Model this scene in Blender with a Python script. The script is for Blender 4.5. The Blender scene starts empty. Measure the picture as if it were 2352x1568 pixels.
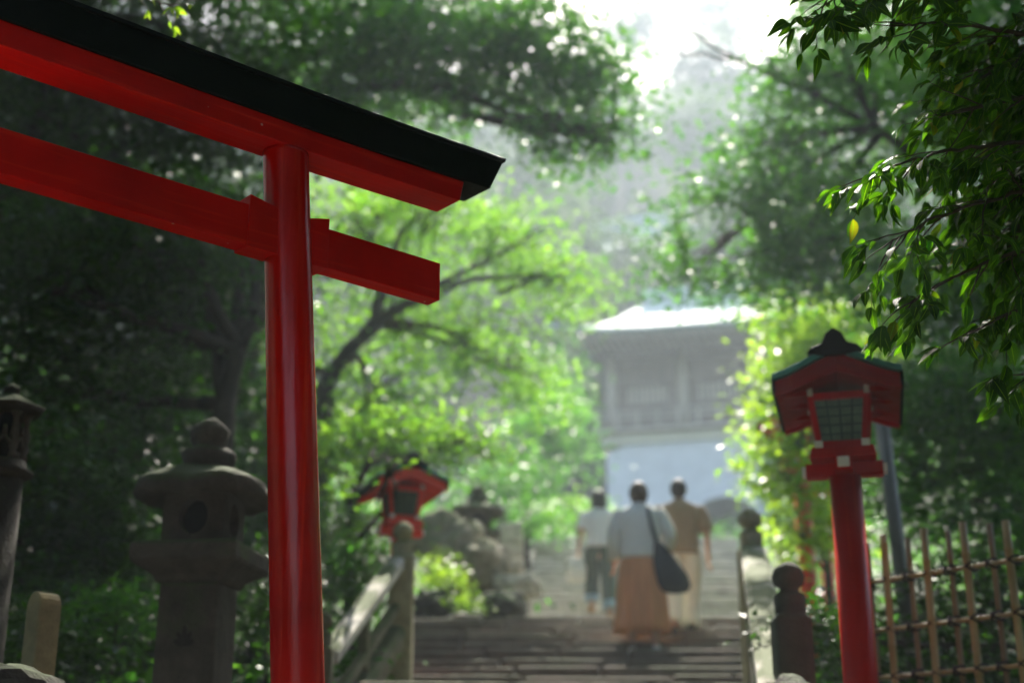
import bpy, bmesh, math, random
import numpy as np
from mathutils import Vector, Matrix
R = math.radians
random.seed(7); rng = np.random.default_rng(11)
sc = bpy.context.scene
col = sc.collection

# ------------------------------------------------------------------ camera
EYE = 1.6
PITCH = R(19)
F = 2352*50/36
cam_d = bpy.data.cameras.new('camera')
cam_d.lens = 50; cam_d.sensor_width = 36
cam_d.clip_start = 0.05; cam_d.clip_end = 2000
cam_d.dof.use_dof = True
cam_d.dof.focus_distance = 4.3
cam_d.dof.aperture_fstop = 1.55
cam = bpy.data.objects.new('camera', cam_d); col.objects.link(cam)
cam.location = (0, 0, EYE); cam.rotation_euler = (R(90)+PITCH, 0, 0)
sc.camera = cam

# ------------------------------------------------------------------ world, sun, exposure
SUN_EL, SUN_AZ = R(47), R(7)
w = bpy.data.worlds.new('World'); sc.world = w; w.use_nodes = True
nt = w.node_tree; bg = nt.nodes['Background']
sky = nt.nodes.new('ShaderNodeTexSky'); sky.sky_type = 'NISHITA'; sky.sun_disc = False
sky.sun_elevation = SUN_EL; sky.sun_rotation = SUN_AZ
sky.air_density = 1.0; sky.dust_density = 3.0; sky.ozone_density = 1.0
nt.links.new(sky.outputs[0], bg.inputs[0]); bg.inputs[1].default_value = 0.135
sl = bpy.data.lights.new('sun', 'SUN'); sl.energy = 5; sl.angle = R(0.5); sl.color = (1, .93, .82)
so = bpy.data.objects.new('sun', sl); col.objects.link(so)
sd = Vector((math.sin(SUN_AZ)*math.cos(SUN_EL), math.cos(SUN_AZ)*math.cos(SUN_EL), math.sin(SUN_EL)))
so.rotation_euler = sd.to_track_quat('Z', 'Y').to_euler(); so.location = (0, 0, 30)
sc.view_settings.view_transform = 'Standard'; sc.view_settings.look = 'None'
sc.view_settings.exposure = 1.7; sc.view_settings.gamma = 1
sc.cycles.use_denoising = True
sc.cycles.max_bounces = 6; sc.cycles.diffuse_bounces = 4; sc.cycles.glossy_bounces = 3
sc.cycles.transmission_bounces = 4; sc.cycles.volume_bounces = 1
sc.cycles.sample_clamp_indirect = 6

# ------------------------------------------------------------------ photo-point to world-point
CP, SP = math.cos(PITCH), math.sin(PITCH)
def W(x, y, d):
    """point at distance d (world Y) seen at (x, y) of a 2352 wide picture"""
    a, b = (x-1176)/F, -(y-784)/F
    v = Vector((a, CP-b*SP, SP+b*CP)); v *= d/v.y
    return Vector((v.x, v.y, v.z+EYE))
def dep(p): return p.y*CP+(p.z-EYE)*SP          # depth along the lens axis
def px(p): return dep(p)/F                       # metres per pixel there
def onplane(x, y, q, n):
    a, b = (x-1176)/F, -(y-784)/F
    v = Vector((a, CP-b*SP, SP+b*CP)); o = Vector((0, 0, EYE))
    return o+v*((Vector(q)-o).dot(n)/v.dot(n))

# ------------------------------------------------------------------ object helpers
def tag(o, label=None, cat=None, group=None, kind=None):
    if label: o['label'] = label
    if cat: o['category'] = cat
    if group: o['group'] = group
    if kind: o['kind'] = kind
    return o
def empty(name, loc, label, cat, group=None, rz=0):
    o = bpy.data.objects.new(name, None); col.objects.link(o)
    o.location = loc; o.rotation_euler = (0, 0, rz); o.empty_display_size = .1
    return tag(o, label, cat, group)
def link(name, me, mat=None, parent=None, smooth=False):
    if mat: me.materials.append(mat)
    if smooth: me.polygons.foreach_set('use_smooth', [True]*len(me.polygons))
    o = bpy.data.objects.new(name, me); col.objects.link(o)
    if parent: o.parent = parent
    return o
def fbm(name, bm, mat, parent=None, smooth=False, bevel=0, loc=None):
    bmesh.ops.recalc_face_normals(bm, faces=bm.faces)
    me = bpy.data.meshes.new(name); bm.to_mesh(me); bm.free()
    o = link(name, me, mat, parent, smooth)
    if bevel:
        m = o.modifiers.new('bevel', 'BEVEL'); m.width = bevel; m.segments = 2; m.limit_method = 'ANGLE'; m.angle_limit = R(35)
    if loc is not None: o.location = loc
    return o
def npmesh(name, V, Fc, mat, parent=None, smooth=False, uv=None):
    V = np.asarray(V, np.float32); Fc = np.asarray(Fc, np.int32); n, k = Fc.shape
    me = bpy.data.meshes.new(name)
    me.vertices.add(len(V)); me.vertices.foreach_set('co', V.ravel())
    me.loops.add(n*k); me.loops.foreach_set('vertex_index', Fc.ravel())
    me.polygons.add(n); me.polygons.foreach_set('loop_start', np.arange(0, n*k, k, dtype=np.int32))
    me.polygons.foreach_set('loop_total', np.full(n, k, np.int32))
    if uv is not None:
        l = me.uv_layers.new(name='UVMap'); l.data.foreach_set('uv', np.asarray(uv, np.float32)[Fc.ravel()].ravel())
    me.update(calc_edges=True)
    return link(name, me, mat, parent, smooth)
def box(bm, c, s, rz=0, top=(1, 1), shift=(0, 0)):
    """box centred at c, size s; its top face scaled by top and shifted"""
    vs = []
    for z in (-.5, .5):
        for x, y in ((-.5, -.5), (.5, -.5), (.5, .5), (-.5, .5)):
            k = top if z > 0 else (1, 1); h = shift if z > 0 else (0, 0)
            p = Vector((x*s[0]*k[0]+h[0], y*s[1]*k[1]+h[1], z*s[2])); p.rotate(Matrix.Rotation(rz, 3, 'Z'))
            vs.append(bm.verts.new(p+Vector(c)))
    for f in ((3, 2, 1, 0), (4, 5, 6, 7), (0, 1, 5, 4), (1, 2, 6, 5), (2, 3, 7, 6), (3, 0, 4, 7)):
        bm.faces.new([vs[i] for i in f])
    return vs
def rings(bm, secs, closed=True, caps=True):
    """loft through rings, each a list of points"""
    rr = [[bm.verts.new(p) for p in s] for s in secs]
    n = len(rr[0])
    for a, b in zip(rr, rr[1:]):
        for i in range(n if closed else n-1):
            j = (i+1) % n; bm.faces.new((a[i], a[j], b[j], b[i]))
    if caps and closed:
        bm.faces.new(rr[0][::-1]); bm.faces.new(rr[-1])
    return rr
def circ(c, rx, ry=None, n=20, rz=0, power=1):
    ry = rx if ry is None else ry; out = []
    for i in range(n):
        t = 2*math.pi*i/n+rz; cx, cy = math.cos(t), math.sin(t)
        if power != 1:
            k = (abs(cx)**power+abs(cy)**power)**(-1/power); cx *= k; cy *= k
        out.append(Vector((c[0]+rx*cx, c[1]+ry*cy, c[2])))
    return out
def lathe(bm, prof, n=24, c=(0, 0, 0), rz=0, power=1):
    rings(bm, [circ((c[0], c[1], c[2]+z), r, r, n, rz, power) for z, r in prof])
def tube_data(pts, rad, n=6):
    pts = [Vector(p) for p in pts]; V = []; Fc = []
    up = Vector((0.13, .21, 1)).normalized()
    for i, p in enumerate(pts):
        t = (pts[min(i+1, len(pts)-1)]-pts[max(i-1, 0)]).normalized()
        a = t.cross(up)
        if a.length < .05: a = t.cross(Vector((1, 0, 0)))
        a.normalize(); b = t.cross(a)
        for k in range(n):
            h = 2*math.pi*k/n; V.append(p+(a*math.cos(h)+b*math.sin(h))*rad[i])
    for i in range(len(pts)-1):
        for k in range(n):
            j = (k+1) % n; Fc.append((i*n+k, i*n+j, (i+1)*n+j, (i+1)*n+k))
    return [tuple(v) for v in V], Fc
def tubes(name, lst, mat, parent=None, n=6):
    V = []; Fc = []
    for pts, rad in lst:
        v, f = tube_data(pts, rad, n); o = len(V); V += v
        Fc += [tuple(i+o for i in q) for q in f]
    return npmesh(name, V, Fc, mat, parent, smooth=True)
def tube_bm(bm, pts, rad, n=8):
    v, f = tube_data(pts, rad, n); vs = [bm.verts.new(p) for p in v]
    for q in f: bm.faces.new([vs[i] for i in q])
    bm.faces.new(vs[:n][::-1]); bm.faces.new(vs[-n:])
def smoothline(pts, k=6, jit=0):
    pts = [Vector(p) for p in pts]; out = []
    for i in range(len(pts)-1):
        p0, p1, p2, p3 = pts[max(i-1, 0)], pts[i], pts[i+1], pts[min(i+2, len(pts)-1)]
        for s in range(k):
            t = s/k
            q = .5*((2*p1)+(p2-p0)*t+(2*p0-5*p1+4*p2-p3)*t*t+(3*p1-p0-3*p2+p3)*t**3)
            out.append(q+Vector((random.uniform(-1, 1), random.uniform(-1, 1), random.uniform(-1, 1)))*jit)
    out.append(pts[-1]); return out

# ------------------------------------------------------------------ materials
def newmat(name):
    m = bpy.data.materials.new(name); m.use_nodes = True
    return m, m.node_tree, m.node_tree.nodes['Principled BSDF']
def nodes(t, kind, **k):
    n = t.nodes.new(kind)
    for a, b in k.items(): setattr(n, a, b)
    return n
def plain(name, c, rough=.6, var=.25, scale=8, bump=.2, spec=.5, metal=0, coat=0, stretch=(1, 1, 1), dark=None, detail=6):
    m, t, p = newmat(name); L = t.links.new
    tc = nodes(t, 'ShaderNodeTexCoord'); mp = nodes(t, 'ShaderNodeMapping'); mp.inputs['Scale'].default_value = stretch
    L(tc.outputs['Object'], mp.inputs[0])
    nz = nodes(t, 'ShaderNodeTexNoise'); nz.inputs['Scale'].default_value = scale; nz.inputs['Detail'].default_value = detail
    nz.inputs['Roughness'].default_value = .65
    L(mp.outputs[0], nz.inputs['Vector'])
    cr = nodes(t, 'ShaderNodeValToRGB')
    d = dark or [x*(1-var) for x in c]; h = [min(1, x*(1+var)) for x in c]
    cr.color_ramp.elements[0].color = (*d, 1); cr.color_ramp.elements[1].color = (*h, 1)
    cr.color_ramp.elements[0].position = .35; cr.color_ramp.elements[1].position = .65
    L(nz.outputs[0], cr.inputs[0]); L(cr.outputs[0], p.inputs['Base Color'])
    p.inputs['Roughness'].default_value = rough; p.inputs['Specular IOR Level'].default_value = spec
    p.inputs['Metallic'].default_value = metal; p.inputs['Coat Weight'].default_value = coat
    p.inputs['Coat Roughness'].default_value = .15
    if bump:
        n2 = nodes(t, 'ShaderNodeTexNoise'); n2.inputs['Scale'].default_value = scale*5; n2.inputs['Detail'].default_value = 4
        L(mp.outputs[0], n2.inputs['Vector'])
        b = nodes(t, 'ShaderNodeBump'); b.inputs['Strength'].default_value = bump; b.inputs['Distance'].default_value = .01
        L(n2.outputs[0], b.inputs['Height']); L(b.outputs[0], p.inputs['Normal'])
    return m
def stone(name, c=(.22, .2, .17), moss=(.06, .09, .03), mossy=.5, scale=5, bump=.7):
    m, t, p = newmat(name); L = t.links.new
    tc = nodes(t, 'ShaderNodeTexCoord')
    n1 = nodes(t, 'ShaderNodeTexNoise'); n1.inputs['Scale'].default_value = scale; n1.inputs['Detail'].default_value = 9; n1.inputs['Roughness'].default_value = .7
    n2 = nodes(t, 'ShaderNodeTexNoise'); n2.inputs['Scale'].default_value = scale*.6; n2.inputs['Detail'].default_value = 5
    n3 = nodes(t, 'ShaderNodeTexNoise'); n3.inputs['Scale'].default_value = scale*11; n3.inputs['Detail'].default_value = 5
    for n in (n1, n2, n3): L(tc.outputs['Object'], n.inputs['Vector'])
    cr = nodes(t, 'ShaderNodeValToRGB'); e = cr.color_ramp.elements
    e[0].color = (*[x*.45 for x in c], 1); e[0].position = .3; e[1].color = (*[x*1.3 for x in c], 1); e[1].position = .72
    L(n1.outputs[0], cr.inputs[0])
    g = nodes(t, 'ShaderNodeNewGeometry'); sx = nodes(t, 'ShaderNodeSeparateXYZ'); L(g.outputs['Normal'], sx.inputs[0])
    ma = nodes(t, 'ShaderNodeMath', operation='MULTIPLY_ADD'); ma.inputs[1].default_value = .35; L(sx.outputs[2], ma.inputs[0]); L(n2.outputs[0], ma.inputs[2])
    mr = nodes(t, 'ShaderNodeMapRange'); mr.inputs[1].default_value = .75-mossy*.3; mr.inputs[2].default_value = .9-mossy*.2
    L(ma.outputs[0], mr.inputs[0])
    mx = nodes(t, 'ShaderNodeMix', data_type='RGBA'); L(mr.outputs[0], mx.inputs[0]); L(cr.outputs[0], mx.inputs[6]); mx.inputs[7].default_value = (*moss, 1)
    L(mx.outputs[2], p.inputs['Base Color']); p.inputs['Roughness'].default_value = .9
    b = nodes(t, 'ShaderNodeBump'); b.inputs['Strength'].default_value = bump; b.inputs['Distance'].default_value = .02
    ad = nodes(t, 'ShaderNodeMath', operation='MULTIPLY_ADD'); ad.inputs[1].default_value = .35; L(n3.outputs[0], ad.inputs[0]); L(n1.outputs[0], ad.inputs[2])
    L(ad.outputs[0], b.inputs['Height']); L(b.outputs[0], p.inputs['Normal'])
    return m
def leafmat(name, c1, c2, trans=.45, rough=.35, tcol=None, veins=False, spec=.35):
    m, t, p = newmat(name); L = t.links.new
    g = nodes(t, 'ShaderNodeNewGeometry')
    cr = nodes(t, 'ShaderNodeValToRGB'); e = cr.color_ramp.elements
    e[0].color = (*c1, 1); e[1].color = (*c2, 1)
    L(g.outputs['Random Per Island'], cr.inputs[0]); base = cr.outputs[0]
    tr = nodes(t, 'ShaderNodeBsdfTranslucent')
    tc2 = nodes(t, 'ShaderNodeMix', data_type='RGBA', blend_type='MULTIPLY'); tc2.inputs[0].default_value = 1
    k = tcol or (2.6, 2.5, .7)
    tc2.inputs[7].default_value = (*k, 1)
    if veins:
        q0 = cr.color_ramp.elements.new(.96); q0.color = (*[x*1.1 for x in c2], 1); q1 = cr.color_ramp.elements.new(.985); q1.color = (c2[0]*4, c2[1]*1.3, c2[2], 1)
        uv = nodes(t, 'ShaderNodeTexCoord'); s = nodes(t, 'ShaderNodeSeparateXYZ'); L(uv.outputs['UV'], s.inputs[0])
        a = nodes(t, 'ShaderNodeMath', operation='SUBTRACT'); a.inputs[1].default_value = .5; L(s.outputs[0], a.inputs[0])
        ab = nodes(t, 'ShaderNodeMath', operation='ABSOLUTE'); L(a.outputs[0], ab.inputs[0])
        mid = nodes(t, 'ShaderNodeMapRange'); mid.inputs[1].default_value = .02; mid.inputs[2].default_value = .06; mid.inputs[3].default_value = 1; mid.inputs[4].default_value = 0
        L(ab.outputs[0], mid.inputs[0])
        # side veins slant towards the tip
        q = nodes(t, 'ShaderNodeMath', operation='MULTIPLY_ADD'); q.inputs[1].default_value = -.9; L(ab.outputs[0], q.inputs[0]); L(s.outputs[1], q.inputs[2])
        sn = nodes(t, 'ShaderNodeMath', operation='MULTIPLY'); sn.inputs[1].default_value = 58; L(q.outputs[0], sn.inputs[0])
        si = nodes(t, 'ShaderNodeMath', operation='SINE'); L(sn.outputs[0], si.inputs[0])
        sv = nodes(t, 'ShaderNodeMapRange'); sv.inputs[1].default_value = .82; sv.inputs[2].default_value = 1; sv.inputs[4].default_value = .45; L(si.outputs[0], sv.inputs[0])
        mxm = nodes(t, 'ShaderNodeMath', operation='MAXIMUM'); L(mid.outputs[0], mxm.inputs[0]); L(sv.outputs[0], mxm.inputs[1])
        vm = nodes(t, 'ShaderNodeMix', data_type='RGBA'); L(mxm.outputs[0], vm.inputs[0]); L(base, vm.inputs[6]); vm.inputs[7].default_value = (c2[0]*2.2+.02, c2[1]*1.8+.02, c2[2]*1.6, 1)
        base = vm.outputs[2]
        b = nodes(t, 'ShaderNodeBump'); b.inputs['Strength'].default_value = .5; b.inputs['Distance'].default_value = .002
        L(mxm.outputs[0], b.inputs['Height']); L(b.outputs[0], p.inputs['Normal'])
    L(base, p.inputs['Base Color']); p.inputs['Roughness'].default_value = rough; p.inputs['Specular IOR Level'].default_value = spec
    L(base, tc2.inputs[6]); L(tc2.outputs[2], tr.inputs[0])
    mx = nodes(t, 'ShaderNodeMixShader'); mx.inputs[0].default_value = trans
    L(p.outputs[0], mx.inputs[1]); L(tr.outputs[0], mx.inputs[2])
    L(mx.outputs[0], t.nodes['Material Output'].inputs[0])
    return m
def lacquer(name, c, worn=.5, stretch=(26, 26, 2.2), bump=.35, rough=(.2, .36), spec=.4):
    m, t, p = newmat(name); L = t.links.new
    tc = nodes(t, 'ShaderNodeTexCoord')
    mp = nodes(t, 'ShaderNodeMapping'); mp.inputs['Scale'].default_value = stretch; L(tc.outputs['Object'], mp.inputs[0])
    n1 = nodes(t, 'ShaderNodeTexNoise'); n1.inputs['Scale'].default_value = 1; n1.inputs['Detail'].default_value = 6; L(mp.outputs[0], n1.inputs['Vector'])
    n2 = nodes(t, 'ShaderNodeTexNoise'); n2.inputs['Scale'].default_value = 3; n2.inputs['Detail'].default_value = 8; L(tc.outputs['Object'], n2.inputs['Vector'])
    n3 = nodes(t, 'ShaderNodeTexVoronoi'); n3.inputs['Scale'].default_value = 16; L(tc.outputs['Object'], n3.inputs['Vector'])
    cr = nodes(t, 'ShaderNodeValToRGB'); e = cr.color_ramp.elements
    e[0].color = (*[x*.62 for x in c], 1); e[0].position = .3; e[1].color = (*[min(1, x*1.15) for x in c], 1); e[1].position = .7
    L(n2.outputs[0], cr.inputs[0])
    lt = nodes(t, 'ShaderNodeMapRange'); lt.inputs[1].default_value = .05; lt.inputs[2].default_value = .08; lt.inputs[3].default_value = 1; lt.inputs[4].default_value = 0
    L(n3.outputs['Distance'], lt.inputs[0])
    th = nodes(t, 'ShaderNodeMath', operation='GREATER_THAN'); th.inputs[1].default_value = .86
    sp = nodes(t, 'ShaderNodeSeparateColor'); L(n3.outputs['Color'], sp.inputs[0]); L(sp.outputs[0], th.inputs[0])
    mm = nodes(t, 'ShaderNodeMath', operation='MULTIPLY'); L(lt.outputs[0], mm.inputs[0]); L(th.outputs[0], mm.inputs[1])
    m3 = nodes(t, 'ShaderNodeMath', operation='MULTIPLY'); m3.inputs[1].default_value = worn; L(mm.outputs[0], m3.inputs[0])
    st = nodes(t, 'ShaderNodeMapRange'); st.inputs[1].default_value = .56; st.inputs[2].default_value = .74; st.inputs[4].default_value = .55; L(n1.outputs[0], st.inputs[0])
    m0 = nodes(t, 'ShaderNodeMix', data_type='RGBA'); L(st.outputs[0], m0.inputs[0]); L(cr.outputs[0], m0.inputs[6]); m0.inputs[7].default_value = (min(1, c[0]*1.35), c[1]*5+.012, c[2]*3, 1)
    mx = nodes(t, 'ShaderNodeMix', data_type='RGBA'); L(m3.outputs[0], mx.inputs[0]); L(m0.outputs[2], mx.inputs[6]); mx.inputs[7].default_value = (.6, .45, .35, 1)
    L(mx.outputs[2], p.inputs['Base Color'])
    rr = nodes(t, 'ShaderNodeMapRange'); rr.inputs[1].default_value = .3; rr.inputs[2].default_value = .7; rr.inputs[3].default_value = rough[0]; rr.inputs[4].default_value = rough[1]
    L(n1.outputs[0], rr.inputs[0]); L(rr.outputs[0], p.inputs['Roughness'])
    p.inputs['Specular IOR Level'].default_value = spec
    b = nodes(t, 'ShaderNodeBump'); b.inputs['Strength'].default_value = bump; b.inputs['Distance'].default_value = .004
    L(n1.outputs[0], b.inputs['Height']); L(b.outputs[0], p.inputs['Normal'])
    return m
M = {}
M['red'] = lacquer('red_lacquer', (.56, .004, .002), .8, (3, 55, 55), .3, (.3, .52), .14)
M['red_pillar'] = lacquer('pillar_lacquer', (.56, .004, .002), .6, (50, 50, 1.6), .3, (.12, .24), .35)
M['red_shaded'] = lacquer('shaded_lantern_red', (.3, .006, .004), .3, (26, 26, 2.2), .15, (.35, .5), .15)  # lantern red darkened: shade under the eaves put into the colour
M['red2'] = lacquer('lantern_red', (.5, .006, .003), .3, (26, 26, 2.2), .12, (.3, .45), .1)
M['red3'] = plain('bright_vermilion', (.8, .05, .012), .5, .15)
M['black'] = plain('black_paint', (.006, .008, .0075), .5, .3, 6, .2, spec=.15)
M['stone'] = stone('lantern_stone', (.085, .075, .058), mossy=.6, bump=1)
M['stone_dark'] = stone('dark_stone', (.045, .04, .032), mossy=.4, bump=1)
M['stone_pale'] = stone('pale_stone', (.5, .46, .4), mossy=.15)
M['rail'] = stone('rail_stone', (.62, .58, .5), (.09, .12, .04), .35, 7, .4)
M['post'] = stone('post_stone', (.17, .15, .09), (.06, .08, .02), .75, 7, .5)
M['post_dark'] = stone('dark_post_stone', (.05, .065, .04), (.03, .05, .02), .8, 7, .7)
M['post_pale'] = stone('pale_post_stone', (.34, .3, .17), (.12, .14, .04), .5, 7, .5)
M['marker'] = stone('marker_stone', (.33, .27, .13), (.12, .12, .05), .4, 6, .6)
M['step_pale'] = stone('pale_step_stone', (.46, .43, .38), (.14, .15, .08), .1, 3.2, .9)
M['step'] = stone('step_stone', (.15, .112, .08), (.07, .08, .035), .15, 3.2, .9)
M['paving'] = stone('bounce_paving', (.58, .53, .46), (.2, .2, .12), .02, 2.5, .4)
M['ground'] = stone('forest_floor', (.035, .028, .018), (.018, .035, .01), .6, 1.2, .9)
M['rock'] = stone('rock', (.3, .25, .19), (.1, .12, .04), .45, 3, .9)
M['bamboo'] = plain('bamboo', (.3, .26, .11), .45, .3, 10, .15, stretch=(1, 1, .25))
M['bamboo_thin'] = plain('bamboo_brown', (.18, .14, .07), .5, .3, 10, .15, stretch=(1, 1, .25))
M['twine'] = plain('black_twine', (.015, .012, .01), .9, .2, 60, .6)
M['teal'] = plain('verdigris_copper', (.05, .2, .17), .35, .3, 7, .3, metal=.3)
M['teal_pale'] = plain('old_copper_roof', (.36, .44, .4), .75, .2, 1.5, .2, spec=.25)
M['cap'] = plain('white_cap', (.75, .72, .66), .5, .1)
M['pane'] = plain('lantern_pane', (.1, .16, .1), .3, .35, 9, .05)
M['grid'] = plain('green_muntin', (.03, .07, .045), .5, .2)
M['galv'] = plain('grey_pole', (.13, .15, .13), .5, .15, 6, .1, metal=.2)
M['plaster'] = plain('white_plaster', (.8, .8, .8), .85, .06, 2, .2)
M['cream'] = plain('cream_cornice', (.85, .8, .66), .8, .05, 2, .1)
M['wood'] = plain('weathered_wood', (.2, .155, .12), .75, .25, 3, .3, stretch=(1, 1, .3))
M['wood_pale'] = plain('pale_wood', (.5, .44, .36), .75, .15, 3, .2, stretch=(1, 1, .3))
M['bark'] = plain('bark', (.05, .04, .028), .95, .5, 7, .9, stretch=(1, 1, .3))
M['twig'] = plain('twig_bark', (.06, .045, .025), .8, .4, 20, .4)
M['leaf_dark'] = leafmat('evergreen_leaf', (.012, .04, .008), (.05, .12, .02), .3, .38, (1.8, 2.2, .6), spec=.35)
M['leaf_mid'] = leafmat('mid_leaf', (.02, .085, .018), (.075, .19, .035), .52, .45, (2.1, 2.2, .7))
M['leaf_maple'] = leafmat('maple_leaf', (.05, .17, .03), (.18, .36, .05), .6, .5, (1.9, 1.75, .75))
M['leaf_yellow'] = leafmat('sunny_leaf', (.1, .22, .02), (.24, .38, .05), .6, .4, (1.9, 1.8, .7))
M['leaf_near'] = leafmat('glossy_leaf', (.01, .035, .006), (.036, .1, .012), .42, .46, (4.2, 4.6, .5), veins=True, spec=.22)
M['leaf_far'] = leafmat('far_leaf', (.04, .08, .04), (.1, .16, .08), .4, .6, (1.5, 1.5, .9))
M['skin'] = plain('skin', (.55, .33, .22), .5, .05, 10, 0)
M['hair'] = plain('dark_hair', (.02, .014, .01), .6, .3, 60, .3)
M['hair_brown'] = plain('brown_hair', (.07, .035, .018), .6, .3, 60, .3)
M['white_knit'] = plain('pale_grey_knit', (.8, .8, .76), .9, .06, 30, .3)
M['lilac'] = plain('pale_lilac_cotton', (.78, .76, .84), .9, .05, 20, .1)
M['brown'] = plain('brown_cotton', (.3, .22, .13), .9, .08, 20, .1)
M['cream_cloth'] = plain('cream_cotton', (.8, .74, .62), .9, .06, 20, .1)
M['slate'] = plain('slate_green_cotton', (.1, .12, .1), .9, .08, 20, .1)
M['denim'] = plain('pale_blue_cuff', (.3, .4, .5), .9, .08, 20, .1)
M['skirt'] = plain('rust_orange_cotton', (.66, .29, .13), .85, .12, 9, .1, stretch=(1, 1, .2))
M['bag'] = plain('dark_navy_bag', (.012, .016, .022), .6, .2, 20, .2)
M['tan'] = plain('tan_leather', (.38, .19, .08), .6, .1)
M['whitebag'] = plain('white_canvas', (.8, .76, .72), .85, .04)

# ------------------------------------------------------------------ terrain and stairs
def zc(y):                          # height of the path under the stairs, world z
    if y < 4.5: return 0
    if y < 9: return (y-4.5)/4.5*2.45
    if y < 10.4: return 2.45
    if y < 15.6: return 1.6+1.48+.245*(y-13)
    if y < 17: return 3.717
    if y < 24: return 3.717+.364*(y-17)
    if y < 26: return 6.265
    if y < 43: return 6.265+.247*(y-26)
    if y < 52: return 10.46
    if y < 58: return 10.46+.5*(y-52)
    return min(13.46+1.02*(y-58), 63+.1*(y-106))
def xl(y): return -.86-.14*(10-max(y, 4)) if y < 10.39 else -1.05 if y < 15.6 else -1.05+min(1, (y-15.6)/1.4)*1.2+max(0, min(y, 30)-17)*.04
def xr(y): return 1.05+.155*(min(y, 26)-6) if y > 4 else .74
def ground_z(x, y):
    c = zc(y) if y > 0 else 0
    mid = .5*(xl(y)+xr(y)); e = abs(x-mid)-3.2
    b = max(0, e)*.42 if y < 40 else max(0, e-6)*.3
    b = min(b, 40)
    n = .12*math.sin(x*1.3+y*.7)+.08*math.sin(x*2.9-y*2.1)
    k = min(1, max(0, (abs(x-mid)-2.3)/1.5))
    return c-.12+b+n*k
ys = np.concatenate([np.linspace(-300, -8, 16), np.arange(-7, 30, .5), np.arange(30, 60, 1.5), np.linspace(61, 420, 36)])
xs = np.concatenate([np.linspace(-300, -22, 18), np.arange(-20, 20.1, .5), np.linspace(22, 300, 18)])
V = [(x, y, ground_z(x, y)) for y in ys for x in xs]; nx = len(xs)
Fc = [(j*nx+i, j*nx+i+1, (j+1)*nx+i+1, (j+1)*nx+i) for j in range(len(ys)-1) for i in range(nx-1)]
tag(npmesh('ground', V, Fc, M['ground'], smooth=True), kind='structure')

def flight(name, y0, z0, n, rise, tread, seed, mat='step'):
    """worn stone steps, each row of separate slabs"""
    rnd = random.Random(seed); bm = bmesh.new()
    for i in range(n):
        y = y0+i*tread; z = z0+(i+1)*rise
        a, b = xl(y)-.02, xr(y)+.02; x = a
        while x < b-.05:
            wd = min(rnd.uniform(.55, 1.15), b-x)
            if b-x-wd < .3: wd = b-x
            dz = rnd.uniform(-.012, .012); dy = rnd.uniform(-.025, .02)
            vs = box(bm, (x+wd/2, y+tread/2+dy+.06, z-rise*.5-.04+dz), (wd-.012, tread+.16, rise+.08))
            for v in vs:
                if v.co.z > z-rise*.5: v.co.z += rnd.uniform(-.008, .008); v.co.y += rnd.uniform(-.012, .012)
            x += wd
    o = fbm(name, bm, M[mat], bevel=.03); return tag(o, kind='structure')
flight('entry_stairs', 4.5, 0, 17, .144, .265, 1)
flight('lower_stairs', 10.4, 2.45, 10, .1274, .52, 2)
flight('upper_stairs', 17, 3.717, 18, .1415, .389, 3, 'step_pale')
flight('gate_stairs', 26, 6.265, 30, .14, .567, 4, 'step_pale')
def paving(name, y0, y1, seed, mat='step_pale'):
    rnd = random.Random(seed); bm = bmesh.new(); y = y0
    while y < y1-.05:
        t = min(rnd.uniform(.45, .7), y1-y); a, b = xl(y)-.3, xr(y)+.3; x = a
        while x < b-.05:
            wd = min(rnd.uniform(.5, 1.1), b-x)
            box(bm, (x+wd/2, y+t/2, zc((y0+y1)/2)-.04+rnd.uniform(-.006, .006)), (wd-.012, t-.012, .09)); x += wd
        y += t
    tag(fbm(name, bm, M[mat], bevel=.012), kind='structure')
paving('landing', 9.05, 10.38, 6, 'step'); paving('upper_landing', 15.62, 16.98, 7); paving('gate_landing', 24.05, 25.98, 8)

bm = bmesh.new(); rnd = random.Random(5)      # unseen forecourt, added pale and wide to bounce light under the torii
y = -9.0
while y < 4.4:
    t_ = min(.6, 4.48-y); x = -6.6+rnd.uniform(0, .3)
    while x < 5:
        wd = rnd.uniform(.6, 1.0); box(bm, (x+wd/2, y+t_/2, -.04+rnd.uniform(-.004, .004)), (wd-.01, t_-.01, .09)); x += wd
    y += t_
tag(fbm('path', bm, M['paving'], bevel=.008), kind='structure')

# ------------------------------------------------------------------ torii
TA = R(49.5)
TO = Vector((-.7037, 4.0251, 0))
torii = empty('torii_gate', TO, 'vermilion wooden torii with black roof beam, large in the left foreground', 'torii', rz=R(90)-TA)
ze = EYE
def beam(name, secs, mat, bev):
    bm = bmesh.new(); rings(bm, secs); return fbm(name, bm, mat, torii, bevel=bev)
SPAN = 2.35                                   # the other pillar stands off to the left
def sori(u):                                  # upward sweep of the beam ends
    m = abs(u+SPAN/2)-SPAN/2
    return .012*max(0, (m+.1)/.8)**2+.003*max(0, m)
def sec(u0, u1, n, zb, zt, wb, wt, eb=0, et=0, roof=0):
    out = []
    for i in range(n+1):
        t = i/n; u = u0+(u1-u0)*t
        s = sori(u)
        db = (eb if t == 1 else (-eb if t == 0 else 0)); dt = (et if t == 1 else (-et if t == 0 else 0))
        pts = [(u+db, -wb, zb+s), (u+db, wb, zb+s), (u+dt, wt, zt+s)]
        if roof: pts.append((u+dt, 0, zt+s+roof))
        pts.append((u+dt, -wt, zt+s)); out.append([Vector(p) for p in pts])
    return out
uL = -SPAN-.655
beam('lintel', sec(uL, .64, 30, ze+2.004, ze+2.078, .0635, .0645, 0, .016), M['red'], .0025)
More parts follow.
